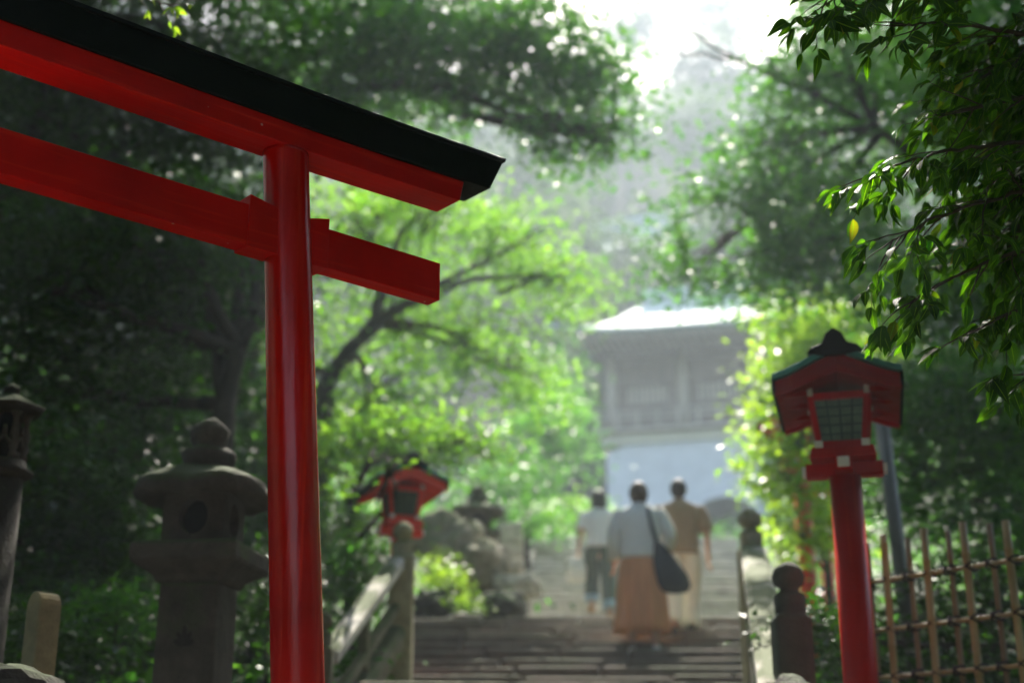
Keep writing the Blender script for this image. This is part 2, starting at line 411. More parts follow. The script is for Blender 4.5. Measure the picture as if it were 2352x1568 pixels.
beam('roof_beam', sec(-SPAN-.78, .765, 30, ze+2.0792, ze+2.186, .073, .086, 0, .045, roof=0), M['black'], .003)
beam('roof_board', sec(-SPAN-.83, .817, 30, ze+2.1862, ze+2.2, .094, .094, 0, .003, roof=.045), M['black'], .002)
bm = bmesh.new(); box(bm, (-SPAN/2, 0, ze+1.7165), (SPAN+2*.585, .066, .131)); fbm('tie_beam', bm, M['red'], torii, bevel=.0025)
for side in (0, 1):                            # two leaning pillars, thicker at the foot
    bm = bmesh.new(); n = 48; secs = []
    zs = [0, .02, .3, 1, 2, 3, ze+1.99]+[ze+2.0035]
    for z in zs:
        zr = z-ze; u = .13-(zr-.396)*.0849
        if side: u = -SPAN-u
        r = .0715+(2.0-zr)*.0034
        secs.append(circ((u, 0, z), r, r, n))
    rings(bm, secs); fbm('pillar', bm, M['red_pillar'], torii, smooth=True)
    for s in (-1, 1):                          # wedges driven in either side of the pillar
        bm = bmesh.new()
        c = (.016 if not side else -SPAN-.016)
        a, b = c+s*.055, c+s*(.125 if s > 0 else .158)
        if side: a, b = c+s*.055, c+s*.13
        h0, h1 = ze+1.795, ze+1.813
        P = []
        for u, h in ((a, h0), (b, h1)):
            P.append([Vector((u, -.0405, ze+1.645)), Vector((u, .0405, ze+1.645)), Vector((u, .0405, h)), Vector((u, -.0405, h))])
        rings(bm, P); fbm('wedge', bm, M['red'], torii, bevel=.002)
    bm = bmesh.new(); u = .13+(.396+ze)*.0849
    lathe(bm, [(-.1, .17), (.03, .17), (.09, .15), (.12, .12)], 24, ((u if not side else -SPAN-u), 0, 0)); fbm('footing', bm, M['stone'], torii, smooth=False)

# ------------------------------------------------------------------ red post lanterns
def copy_tree(o, parent=None):
    c = o.copy(); col.objects.link(c); c.parent = parent
    for ch in list(o.children): copy_tree(ch, c)
    return c
def red_lantern(loc, rz, label, H):
    """H = height of the eave above the foot"""
    t = empty('post_lantern', loc, label, 'lantern', 'red post lanterns along the steps', rz)
    bm = bmesh.new(); lathe(bm, [(0, .08), (H-.37, .07)], 32); fbm('post', bm, M['red2'], t, True)
    bm = bmesh.new(); box(bm, (0, 0, .06), (.34, .34, .12), top=(.9, .9)); fbm('base_stone', bm, M['stone'], t, bevel=.01)
    # cross brackets under the box
    bm = bmesh.new()
    box(bm, (0, 0, H-.342), (.34, .075, .062)); box(bm, (0, 0, H-.343), (.073, .34, .06))
    box(bm, (0, 0, H-.285), (.29, .29, .05), top=(.93, .93)); fbm('bracket', bm, M['red2'], t, bevel=.004)
    for x, y in ((-.172, 0), (.172, 0), (0, -.172), (0, .172)):
        bm = bmesh.new(); box(bm, (x, y, H-.342), (.03 if x else .052, .03 if y else .052, .044)); fbm('end_cap', bm, M['cap'], t, bevel=.003)
    # fire box, wider at the top: four slanted corner posts and rails
    bm = bmesh.new(); zb, zt = H-.258, H-.005; wb, wt = .1, .128
    for sx in (-1, 1):
        for sy in (-1, 1):
            tube_bm(bm, [(sx*wb, sy*wb, zb), (sx*wt, sy*wt, zt)], [.019, .019], 4)
    for z, h in ((zb+.012, wb+.002), (zt-.02, wt-.002)):
        for s in (-1, 1):
            box(bm, (0, s*h, z), (2*h, .028, .032)); box(bm, (s*h, 0, z), (.028, 2*h, .03))
    fbm('frame', bm, M['red2'], t, bevel=.002)
    for k in range(4):
        bm = bmesh.new(); q = []
        for z, h in ((zb+.02, wb-.014), (zt-.03, wt-.014)): q.append([(-h, -h-.004, z), (h, -h-.004, z)])
        vs = [bm.verts.new(p) for p in (q[0][0], q[0][1], q[1][1], q[1][0])]; bm.faces.new(vs)
        e = bmesh.ops.extrude_face_region(bm, geom=bm.faces[:]); bmesh.ops.translate(bm, vec=(0, .006, 0), verts=[v for v in e['geom'] if isinstance(v, bmesh.types.BMVert)])
        bmesh.ops.rotate(bm, verts=bm.verts[:], matrix=Matrix.Rotation(k*math.pi/2, 3, 'Z'), cent=(0, 0, 0))
        pn = fbm('window', bm, M['pane'], t)
        bm = bmesh.new()
        for i in (1, 2, 3):
            f = i/4-.5; tube_bm(bm, [(f*2*(wb-.012), -wb+.006, zb+.02), (f*2*(wt-.012), -wt+.006, zt-.03)], [.0045]*2, 4)
        for i in (1, 2, 3, 4):
            f = i/5; z = zb+.02+f*(zt-zb-.05); h = wb+(wt-wb)*f-.012
            box(bm, (0, -h-.009, z), (2*h, .007, .007))
        bmesh.ops.rotate(bm, verts=bm.verts[:], matrix=Matrix.Rotation(k*math.pi/2, 3, 'Z'), cent=(0, 0, 0))
        fbm('muntin', bm, M['grid'], pn)
    for x, z in ((-wt, zt-.005), (wt, zt-.005), (-wb, zb+.01), (wb, zb+.01)):
        for s in (-1, 1):
            bm = bmesh.new(); box(bm, (x*1.02, s*(abs(x)+.027), z), (.036, .018, .034)); fbm('end_cap', bm, M['cap'], t, bevel=.003)
    # gabled roof with curved slopes, ridge running front to back
    def slope(k, dz): return [(x, z+dz) for x, z in ((0, .112), (.07, .084), (.14, .05), (.21, .018), (.268, 0))][::1]
    prof = slope(0, 0); D = .33
    for s in (-1, 1):                           # thick red roof slabs, copper skin on top
        bm = bmesh.new(); A = []
        for y in (-D, D): A.append([Vector((s*x, y, H+z)) for x, z in prof]+[Vector((s*x, y, H+z-.052)) for x, z in prof[::-1]])
        rings(bm, A); fbm('roof_slab', bm, M['red_shaded'], t, bevel=.003)
        bm = bmesh.new(); A = []
        for y in (-D-.02, D+.02): A.append([Vector((s*x*1.035, y, H+z+.03)) for x, z in prof]+[Vector((s*x*1.035, y, H+z+.001)) for x, z in prof[::-1]])
        rings(bm, A); fbm('roof_skin', bm, M['teal'], t, bevel=.002)
        bm = bmesh.new(); box(bm, (s*.274, 0, H-.022), (.014, 2*D+.03, .064)); fbm('eave_board', bm, M['black'], t, bevel=.002)
        for y in (-D+.02, D-.02):               # curved barge board under each gable
            bm = bmesh.new(); A = []
            for yy in (y-.014-.02*(1 if y < 0 else -1), y+.014-.02*(1 if y < 0 else -1)):
                A.append([Vector((s*x, yy, H+z-.0525)) for x, z in prof]+[Vector((s*x, yy, H+z-.088+x*.06)) for x, z in prof[::-1]])
            rings(bm, A); fbm('barge_board', bm, M['red_shaded'], t)
    for s in (-1, 1):
        for y in (-.2, 0, .2): bm = bmesh.new(); box(bm, (s*.2, y, H-.03), (.13, .03, .025)); fbm('rafter', bm, M['red_shaded'], t)
    bm = bmesh.new()
    A = [[Vector((x, y, H+.135+z)) for x, z in ((-.12, -.025), (-.1, .0), (-.055, .015), (-.035, .06), (0, .085), (.035, .06), (.055, .015), (.1, .0), (.12, -.025), (.06, -.04), (-.06, -.04))] for y in (-D-.03, -D+.03)]
    rings(bm, A)
    A = [[Vector((x, y, H+.135+z)) for x, z in ((-.045, 0), (-.035, .045), (.035, .045), (.045, 0), (0, -.02))] for y in (-D+.032, D+.02)]
    rings(bm, A); fbm('ridge', bm, M['black'], t, bevel=.004)
    return t
p = W(1924, 876, 6.0); p = Vector((p.x*6.25/6.0, 6.25, p.z)); foot = ground_z(p.x, p.y)
L0 = red_lantern((p.x, p.y, foot), R(-14), 'tall red post lantern with green copper roof beside the bamboo fence', p.z-foot)
def lantern_copy(px_, py_, d, rz, label, s=1):
    c = copy_tree(L0); q = W(px_, py_, d); c.location = (q.x, q.y, q.z-(p.z-foot)*s); c.scale = (s, s, s); c.rotation_euler = (0, 0, rz); c['label'] = label
    for o in c.children_recursive:                # the copies get a brighter orange red
        if o.type == 'MESH' and o.material_slots and o.material_slots[0].material in (M['red2'], M['red_shaded']):
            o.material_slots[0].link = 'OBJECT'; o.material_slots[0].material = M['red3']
    return c
lantern_copy(922, 1122, 10.9, R(20), 'red post lantern among leaves behind the left stone rail', 1)
lantern_copy(1832, 985, 13.6, R(-25), 'small blurred red lantern in sunny leaves just left of the tall one', 1.1)
lantern_copy(1890, 1150, 18, R(-10), 'farthest red lantern low down behind the red lantern post', 1.1)

# ------------------------------------------------------------------ stone lanterns
def weather(o, amp=.008, f=9):
    from mathutils import noise
    off = Vector((random.uniform(0, 40), 0, 0))
    for v in o.data.vertices:
        n_ = v.co*f+off; v.co += Vector((noise.noise(n_), noise.noise(n_+Vector((7, 3, 1))), noise.noise(n_+Vector((1, 9, 4)))))*amp
def stone_lantern(loc, H, s, label, mat=None):
    """classic square one: pillar, platform, fire box with round hole, cap, finial; H = pillar height"""
    mat = mat or M['stone']
    t = empty('stone_lantern', loc, label, 'stone lantern', 'stone lanterns beside the steps')
    k = s; bm = bmesh.new()
    box(bm, (0, 0, .1*k), (.62*k, .62*k, .2*k), top=(.9, .9)); fbm('plinth', bm, mat, t, bevel=.015)
    bm = bmesh.new(); box(bm, (0, 0, .2*k+(H-.2*k)/2), (.36*k, .36*k, H-.2*k), top=(.95, .95)); pl = fbm('pillar', bm, mat, t, bevel=.015)
    bm = bmesh.new()                              # carved sprig on the shaft
    for a, r in ((0, .075), (-.6, .06), (.6, .06), (-1.25, .05), (1.25, .05)):
        c = Vector((math.sin(a)*r*.55, -.18*k-.0007*abs(a)*4, H-.27+math.cos(a)*r*.55)); vs = []
        for i in range(8):
            h = 2*math.pi*i/8; q = Vector((math.cos(h)*.014, 0, math.sin(h)*r*.62)); q.rotate(Matrix.Rotation(a, 3, 'Y')); vs.append(bm.verts.new(c+q))
        f = bm.faces.new(vs); e = bmesh.ops.extrude_face_region(bm, geom=[f]); bmesh.ops.translate(bm, vec=(0, .02, 0), verts=[v for v in e['geom'] if isinstance(v, bmesh.types.BMVert)])
    fbm('carving', bm, M['stone_dark'], pl)
    z = H; bm = bmesh.new()
    rings(bm, [[Vector((x*w_*k, y*w_*k, z+h*k)) for x, y in ((-1, -1), (1, -1), (1, 1), (-1, 1))] for h, w_ in ((-.0, .19), (.03, .2), (.085, .3), (.1, .31), (.17, .31), (.18, .285), (.19, .2))])
    fbm('platform', bm, mat, t, bevel=.012)
    z = H+.19*k; h = .24*k; w_ = .18*k           # fire box with real holes
    for q in range(4):
        bm = bmesh.new(); n = 24; r = .085*k; inn = []; out = []
        for i in range(n):
            a = 2*math.pi*i/n+math.pi/4; c_, s_ = math.cos(a), math.sin(a); m = max(abs(c_), abs(s_))
            inn.append((c_*r, s_*r)); out.append((c_/m*(w_-.0015), s_/m*h/2))
        def R3(pts, y): return [Vector((x, y, z+h/2+zz)) for x, zz in pts]
        rings(bm, [R3(out, -w_+.09*k), R3(out, -w_), R3(inn, -w_-.0005), R3(inn, -w_+.09*k), ], caps=False)
        bmesh.ops.rotate(bm, verts=bm.verts[:], matrix=Matrix.Rotation(q*math.pi/2, 3, 'Z'), cent=(0, 0, 0))
        fbm('fire_box_panel', bm, mat, t)
    bm = bmesh.new(); box(bm, (0, 0, z+h/2), (.2*k, .2*k, h*.98)); fbm('hole_shade', bm, M['black'], t)  # added black block: paints the dark inside the holes
    z += h; bm = bmesh.new(); S = []
    for zz, r, up in ((.0, .2, 0), (-.035, .315, .0), (-.02, .375, .03), (.035, .365, .035), (.06, .33, .02), (.1, .25, .0), (.135, .16, 0), (.15, .1, 0)):
        ring = []
        for i in range(32):
            a = 2*math.pi*i/32+math.pi/4; c_, s_ = math.cos(a), math.sin(a)
            pw = 3.2; kk = (abs(c_)**pw+abs(s_)**pw)**(-1/pw); cor = max(0, (kk-1)/.3)
            ring.append(Vector((c_*kk*r*k, s_*kk*r*k, z+(zz+up*min(cor, 1))*k)))
        S.append(ring)
    rings(bm, S); weather(fbm('cap', bm, mat, t, True), .022*k, 8)
    z += .15*k; bm = bmesh.new()
    lathe(bm, [((a)*k, b*k) for a, b in ((-.01, .12), (.02, .155), (.06, .165), (.085, .12), (.1, .085), (.13, .11), (.18, .115), (.22, .085), (.245, .04), (.25, .01))], 20, (0, 0, z)); weather(fbm('finial', bm, mat, t, True), .02*k, 11)
    return t
q = W(470, 1180, 6.3); gz = ground_z(q.x, q.y)
base = W(470, 1338, 6.2).z
sl1 = stone_lantern((q.x, q.y, gz), base-gz, .93, 'mossy stone lantern with round opening just left of the torii pillar')
sl1.rotation_euler.z = R(-8); sl1.scale = (.84, .84, 1)
q = W(1098, 1160, 18.5); gz = ground_z(q.x, q.y)
stone_lantern((q.x, q.y, gz), W(1098, 1250, 18.5).z-gz, .95, 'distant stone lantern with a broad cap rising behind the rocks left of the steps')

# carved round lantern at the far left edge
q = W(4, 1085, 5.8); gz = ground_z(q.x, q.y); Hh = q.z-gz
t = empty('carved_lantern', (q.x, q.y, gz), 'dark stone lantern with openwork fire box, cut by the left edge of the photo', 'stone lantern', 'stone lanterns beside the steps')
bm = bmesh.new(); lathe(bm, [(0, .2), (.12, .19), (.16, .11), (Hh*.5, .094), (Hh*.52, .1), (Hh*.54, .092), (Hh-.03, .09)], 24); fbm('pillar', bm, M['stone_dark'], t, True)
bm = bmesh.new(); lathe(bm, [(Hh-.03, .09), (Hh-.01, .125), (Hh, .128), (Hh+.02, .1), (Hh+.05, .092), (Hh+.055, .07)], 24); fbm('platform', bm, M['stone_dark'], t, True)
bm = bmesh.new(); lathe(bm, [(Hh+.056, .05), (Hh+.25, .045)], 12); fbm('core', bm, M['black'], t, True)
bm = bmesh.new()
for i in range(6):
    a = i*math.pi/3+.25; c_, s_ = math.cos(a)*.078, math.sin(a)*.078
    lathe(bm, [(Hh+.055, .02), (Hh+.08, .013), (Hh+.1, .021), (Hh+.125, .011), (Hh+.15, .02), (Hh+.2, .012), (Hh+.23, .014), (Hh+.25, .024)], 10, (c_, s_, 0))
    a2 = a+math.pi/6; d2 = (math.cos(a2)*.074, math.sin(a2)*.074)
    tube_bm(bm, [(c_, s_, Hh+.1), (d2[0], d2[1], Hh+.145), (math.cos(a+math.pi/3)*.078, math.sin(a+math.pi/3)*.078, Hh+.1)], [.01]*3, 6)
    tube_bm(bm, [(d2[0], d2[1], Hh+.145), (d2[0]*1.02, d2[1]*1.02, Hh+.19)], [.013, .008], 6)
fbm('openwork', bm, M['stone'], t, True)
bm = bmesh.new(); lathe(bm, [(Hh+.25, .09), (Hh+.262, .15), (Hh+.278, .158), (Hh+.29, .13), (Hh+.32, .07), (Hh+.335, .04), (Hh+.37, .038), (Hh+.39, .005)], 6); fbm('cap', bm, M['stone_dark'], t, bevel=.006)

# rounded marker stone and the boulder at the lower left
q = W(86, 1540, 5.6); gz = ground_z(q.x, q.y); top = W(86, 1360, 5.6).z; hh = top-gz
t = empty('marker_stone', (q.x, q.y, gz), 'pale yellowish round-topped marker stone at the lower left corner', 'marker stone', rz=R(-38))
bm = bmesh.new(); A = []
for y in (-.05, .05):
    pr = [(-.062, -.1), (.062, -.1), (.062, hh-.07)]+[(.062*math.cos(a), hh-.07+.07*math.sin(a)) for a in [i*math.pi/10 for i in range(1, 10)]]+[(-.062, hh-.07)]
    A.append([Vector((x*.75, y, z)) for x, z in pr])
rings(bm, A); fbm('slab', bm, M['marker'], t, bevel=.008)
bm = bmesh.new(); box(bm, (0, 0, .1), (.3, .3, .3), top=(.85, .85)); fbm('plinth', bm, M['stone_dark'], t, bevel=.015)

def rock(c, r, seed, label, mat='rock', name='rock'):
    rnd = random.Random(seed); bm = bmesh.new(); bmesh.ops.create_icosphere(bm, subdivisions=4, radius=1)
    o = Vector((rnd.uniform(0, 50), rnd.uniform(0, 50), 0))
    from mathutils import noise
    for v in bm.verts:
        n = v.co.normalized(); f = 1+.38*noise.noise(n*1.3+o)+.16*noise.noise(n*3.1+o)+.05*noise.noise(n*8+o)
        qn = Vector([round(x*2.2)/2.2 for x in n]); f2 = .8*f+.2*qn.length
        v.co = Vector((n.x*r[0], n.y*r[1], n.z*r[2]))*f2
    ob = fbm(name, bm, M[mat], smooth=False); ob.location = c; ob.rotation_euler.z = rnd.uniform(0, 6)
    return tag(ob, label, 'rock', 'garden rocks beside the steps')
q = W(10, 1690, 4.9); rock(q, (.26, .3, .22), 3, 'dark sloping boulder filling the bottom left corner', 'stone_dark')

# ------------------------------------------------------------------ rocks left of the upper steps
for i, (x, y, d, r, lb, mt) in enumerate((
    (1040, 1270, 17.6, (.42, .4, .5), 'tall brown rock in the garden right of the left newel post', 'rock'),
    (1115, 1300, 17.2, (.3, .3, .3), 'rounded mossy rock between the tall brown rock and the steps', 'rock'),
    (992, 1398, 16.0, (.24, .24, .22), 'square dark rock right beside the left newel post', 'stone_dark'),
    (1150, 1398, 16.3, (.36, .3, .2), 'low dark rock at the foot of the upper steps', 'stone_dark'),
    (1075, 1425, 15.7, (.3, .2, .08), 'flat pale rock on the landing edge below the green plant', 'stone_pale'),
    (985, 1240, 18.5, (.3, .3, .3), 'brown rock partly hidden behind the left newel post', 'rock'),
    (1195, 1350, 17.0, (.2, .25, .16), 'small pale rock beside the bottom of the white parapet', 'stone_pale'))):
    rock(W(x, y, d), r, 20+i, lb, mt)
# pale sloping parapet along the left of the upper steps
t = empty('parapet', (.17, 17, 3.7), 'pale sunlit stone parapet sloping up the left side of the upper steps', 'parapet')
bm = bmesh.new()
for i in range(8):
    y = .35+i*.85; z = .364*y
    box(bm, (-.2-i*.004, y, z+.1), (.3, .83, .75), shift=(0, .0))
fbm('wall', bm, M['stone_pale'], t, bevel=.03)
bm = bmesh.new()
for i in range(7):
    y = .4+i; box(bm, (-.2, y, .364*y+.58+.0), (.38, .96, .16), shift=(0, 0))
fbm('coping', bm, M['stone_pale'], t, bevel=.03)

# ------------------------------------------------------------------ stone handrails with newel posts
def newel(loc, h, label, s=1, mat='post'):
    bm = bmesh.new()
    prof = [(0, .115, 4), (h*.72, .112, 4)]
    def sq(r, z, pw): return [Vector((p_.x, p_.y, z)) for p_ in circ((0, 0, 0), r, r, 24, 0, pw)]
    S = [sq(.115*s, -.2, 9), sq(.112*s, h-.34*s, 9), sq(.1*s, h-.325*s, 5), sq(.092*s, h-.31*s, 2), sq(.095*s, h-.2*s, 2), sq(.06*s, h-.18*s, 2), sq(.055*s, h-.16*s, 2), sq(.088*s, h-.135*s, 2), sq(.098*s, h-.09*s, 2), sq(.085*s, h-.045*s, 2), sq(.045*s, h-.01*s, 2), sq(.01, h, 2)]
    rings(bm, S); o = fbm('newel_post', bm, M[mat], smooth=False, bevel=.006); o.location = loc
    for f in o.data.polygons: f.use_smooth = f.center.z > h-.33*s
    return tag(o, label, 'newel post', 'stone newel posts of the stair rails')
def railing(pa, pb, label, s=1, wide=1):
    """sloping top rail, lower rail and short uprights between two points (top rail centre line)"""
    pa, pb = Vector(pa), Vector(pb); d = pb-pa; L_ = math.hypot(d.x, d.y); ang = math.atan2(d.y, d.x)
    t = empty('stone_railing', pa, label, 'stone railing', rz=ang); sl_ = d.z/L_
    def bar(name, z, wd, h, mat):
        bm = bmesh.new()
        rings(bm, [[Vector((x, y, z+x*sl_+zz)) for y, zz in ((-wd, -h), (wd, -h), (wd, h*.5), (wd*.6, h), (-wd*.6, h), (-wd, h*.5))] for x in np.linspace(0, L_, 9)])
        fbm(name, bm, M[mat], t, bevel=.006)
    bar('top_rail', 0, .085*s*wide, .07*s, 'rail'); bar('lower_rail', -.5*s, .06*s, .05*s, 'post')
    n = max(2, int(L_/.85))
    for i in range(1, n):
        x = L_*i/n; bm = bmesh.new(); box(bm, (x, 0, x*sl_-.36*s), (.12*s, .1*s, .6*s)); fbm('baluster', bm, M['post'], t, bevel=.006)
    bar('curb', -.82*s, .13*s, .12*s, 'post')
    return t
# left side
LD = 10.0
pa = W(918, 1296, LD); nl = W(920, 1440, LD); gzn = zc(LD)-.06
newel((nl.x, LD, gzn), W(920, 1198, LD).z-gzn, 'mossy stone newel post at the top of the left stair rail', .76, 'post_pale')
pb = W(752, 1508, 8.3)
railing((pa.x-.02, LD-.08, pa.z), (pb.x, pb.y, pb.z), 'worn grey stone railing climbing left of the steps', .62, 1.2)
q = W(752, 1400, 8.2); gzn = ground_z(q.x, q.y)-.05
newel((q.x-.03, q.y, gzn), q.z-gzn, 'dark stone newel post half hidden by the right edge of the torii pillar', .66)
# right side
pa = W(1727, 1272, LD)
gzn = zc(LD)-.06
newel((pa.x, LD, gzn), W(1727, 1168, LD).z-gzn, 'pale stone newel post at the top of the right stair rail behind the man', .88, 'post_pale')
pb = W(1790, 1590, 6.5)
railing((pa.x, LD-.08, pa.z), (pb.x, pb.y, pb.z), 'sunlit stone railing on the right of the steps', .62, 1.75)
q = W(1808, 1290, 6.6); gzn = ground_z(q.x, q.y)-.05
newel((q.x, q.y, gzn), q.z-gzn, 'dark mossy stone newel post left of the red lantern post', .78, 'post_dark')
q = W(1822, 1612, 5.9); rock(q, (.14, .14, .1), 77, 'rounded dark stone at the bottom below the right newel post', 'stone_dark')

# ------------------------------------------------------------------ bamboo fence
G = Vector((2.13, 6.75, 0)); wdir = Vector((-math.sin(R(39.8)), math.cos(R(39.8)), 0)); nrm = Vector((wdir.y, -wdir.x, 0))
def fp(x, y): return onplane(x, y, G, nrm)
P0 = fp(1985, 1345); P1 = fp(2700, 1228)
gzf = min(P0.z, P1.z)-.62
fence = empty('bamboo_fence', (P0.x, P0.y, 0), 'open lattice fence of tied bamboo poles right of the red lantern', 'fence')
inv = Vector((P0.x, P0.y, 0))
zr = [fp(2230, 1301).z, fp(2230, 1421).z, fp(2230, 1536).z, fp(2230, 1655).z]
ln = (P1-P0).xy.length; along = Vector((P1.x-P0.x, P1.y-P0.y, 0)).normalized(); front = Vector((along.y, -along.x, 0))
if front.y > 0: front = -front
def seg_tube(bm, a, b, r, seed):
    """bamboo cane with nodes"""
    rnd = random.Random(seed); a, b = Vector(a), Vector(b); L_ = (b-a).length; pts = []; rad = []; s = 0
    nxt = rnd.uniform(.08, .25)
    pts.append(a); rad.append(r)
    while s+nxt < L_-.03:
        s += nxt; u = (b-a).normalized()
        for k_, rr in ((-.008, 1), (-.003, 1.14), (.003, 1.14), (.008, 1)): pts.append(a+u*(s+k_)); rad.append(r*rr)
        nxt = rnd.uniform(.2, .28)
    pts.append(b); rad.append(r*.97); tube_bm(bm, pts, rad, 10)
for k_, z in enumerate(zr):
    for sgn in ((0,)):
        bm = bmesh.new(); seg_tube(bm, P0-inv+Vector((0, 0, z-P0.z)), P0-inv+along*ln+Vector((0, 0, z-P0.z+random.uniform(-.01, .01))), .011, k_+3)
        fbm('rail', bm, M['bamboo'], fence, True)
xpx = [1950, 1992, 2040, 2086, 2134, 2180, 2230, 2279, 2330, 2382, 2436, 2490]
for i, x in enumerate(xpx):
    thick = i % 2 == 0
    if x < 2000: thick = False
    b_ = fp(x, 1300); s = (b_-P0).dot(along)
    if thick: s += 0
    topz = fp(x, 1203-(x-2230)*.13+(6 if not thick else 0)).z+random.uniform(-.012, .012)
    off = front*(.024 if thick else -.02); o_ = P0-inv+along*s+off; o_.z = 0
    bm = bmesh.new(); r_ = .019 if thick else .014; lean = random.uniform(-.006, .006)
    seg_tube(bm, o_+Vector((0, 0, gzf)), o_+along*lean+Vector((0, 0, topz)), r_, 30+i)
    po = fbm('pole', bm, M['bamboo'] if thick else M['bamboo_thin'], fence, True)
    for z in zr:
        bm = bmesh.new(); c_ = P0-inv+along*s; c_.z = z
        for a_ in (-1, 1):
            loop = [c_+front*.042*math.cos(h)+(along*a_+Vector((0, 0, 1)))*.02*math.sin(h) for h in [2*math.pi*j/10 for j in range(11)]]
            tube_bm(bm, loop, [.006]*11, 5)
        fbm('tie', bm, M['twine'], fence)
# grey pole behind the fence
a = W(2022, 940, 8.6); b = W(2072, 1330, 8.6); gz = ground_z(b.x, 8.6)
d_ = (a-b)/(a.z-b.z)
bm = bmesh.new(); foot_ = b+d_*(gz-.2-b.z); tube_bm(bm, [foot_, b, a+d_*.06], [.045, .045, .045], 16); 
box(bm, a+d_*.07, (.1, .1, .02))
tag(fbm('utility_pole', bm, M['galv'], None, True), 'plain grey metal pole standing between red lantern and bamboo fence', 'pole')

# ------------------------------------------------------------------ the gate up the hill
gc = W(1693, 1235, 45); GZ = 10.44
gate = empty('shrine_gate', (gc.x, 46.2, GZ), 'pale two-storey shrine gate with white arched base at the top of the steps', 'gate', rz=R(-13.6))
zt = W(1693, 1010, 44.5).z-GZ
hw, gd = 3.75, 1.9
bm = bmesh.new()                                   # white base with an arched passage
n = 24; aw, ah = 1.02, W(1693, 1142, 44.5).z-GZ
arch = [(-aw, 0)]+[(-aw*math.cos(a_), ah-aw*.95+aw*.95*math.sin(a_)) for a_ in [i*math.pi/n for i in range(n+1)]]+[(aw, 0)]
outer = []
for x, z in arch:
    c_, s_ = x, z-ah*.4
    m_ = max(abs(x)/hw, max(0, z-ah*.4)/(zt-ah*.4), 1e-3)
    outer.append((x/m_, ah*.4+(z-ah*.4)/m_) if z > ah*.4 else ((-hw if x < 0 else hw), z))
for y in (-gd, gd):
    A = [[Vector((x, y, z)) for x, z in arch], [Vector((x, y, z)) for x, z in outer]]
    rings(bm, A, closed=False, caps=False)
rings(bm, [[Vector((x, -gd, z)) for x, z in arch], [Vector((x, gd, z)) for x, z in arch]], closed=False, caps=False)
for s in (-1, 1):
    v = [bm.verts.new(q_) for q_ in ((s*hw, -gd, 0), (s*hw, gd, 0), (s*hw, gd, zt), (s*hw, -gd, zt))]; bm.faces.new(v)
bmesh.ops.remove_doubles(bm, verts=bm.verts, dist=.001)
fbm('base_wall', bm, M['plaster'], gate)
bm = bmesh.new()                                   # moulding round the arch
for k_ in range(len(arch)-1):
    (x0, z0), (x1, z1) = arch[k_], arch[k_+1]
    tube_bm(bm, [(x0*1.12, -gd-.03, z0*1.03), (x1*1.12, -gd-.03, z1*1.03)], [.09, .09], 6)
fbm('arch_moulding', bm, M['plaster'], gate)
bm = bmesh.new(); box(bm, (0, .9, ah*.5), (aw*1.98, .1, ah)); fbm('inner_door', bm, M['wood'], gate)
bm = bmesh.new(); box(bm, (0, 0, zt+.16), (2*hw+.3, 2*gd+.3, .3)); fbm('cornice', bm, M['cream'], gate, bevel=.03)
bm = bmesh.new(); z0 = zt+.31; hu = 2.75; bw = hw-.2
box(bm, (0, 0, z0+hu/2), (2*bw, 2*gd-.2, hu)); fbm('upper_wall', bm, M['wood'], gate)
for x in (-bw, -bw*.33, bw*.33, bw):
    for y in (-gd+.08, gd-.08):
        bm = bmesh.new(); lathe(bm, [(z0, .2), (z0+hu, .19)], 14, (x, y, 0)); fbm('column', bm, M['wood_pale'], gate, True)
for z, h_ in ((z0+.95, .16), (z0+1.7, .14), (z0+hu-.1, .2)):
    bm = bmesh.new(); box(bm, (0, 0, z), (2*bw+.25, 2*gd+.06, h_)); fbm('beam', bm, M['wood'], gate)
for x in (-bw*.66, 0, bw*.66):
    bm = bmesh.new(); box(bm, (x, -gd+.06, z0+1.33), (1.3, .1, .56)); pn = fbm('panel', bm, M['wood_pale'], gate)
    bm = bmesh.new()
    for j in range(7): box(bm, (x-.54+j*.18, -gd+.0, z0+1.33), (.04, .04, .54))
    fbm('slat', bm, M['wood'], pn)
# balcony rail
bm = bmesh.new(); box(bm, (0, 0, z0+.08), (2*bw+1.0, 2*gd+1.0, .1)); fbm('balcony', bm, M['wood_pale'], gate)
bm = bmesh.new()
for z in (z0+.45, z0+.68):
    for s in (-1, 1):
        box(bm, (0, s*(gd+.42), z), (2*bw+.9, .07, .07)); box(bm, (s*(bw+.42), 0, z+.001), (.07, 2*gd+.9, .07))
for i in range(13):
    x = -bw-.4+i*(2*bw+.8)/12
    for s in (-1, 1): box(bm, (x, s*(gd+.42), z0+.42), (.08, .08, .6))
fbm('railing', bm, M['wood_pale'], gate)
# brackets stepping out under the eave
bm = bmesh.new()
for k_, (e_, z) in enumerate(((.25, z0+hu+.05), (.6, z0+hu+.25), (.95, z0+hu+.45))):
    box(bm, (0, 0, z), (2*bw+2*e_, 2*gd+2*e_, .13))
for i in range(11):
    x = -bw+i*2*bw/10
    for s in (-1, 1): box(bm, (x, s*(gd+.45), z0+hu+.3), (.17, 1.2, .42))
fbm('brackets', bm, M['wood'], gate)
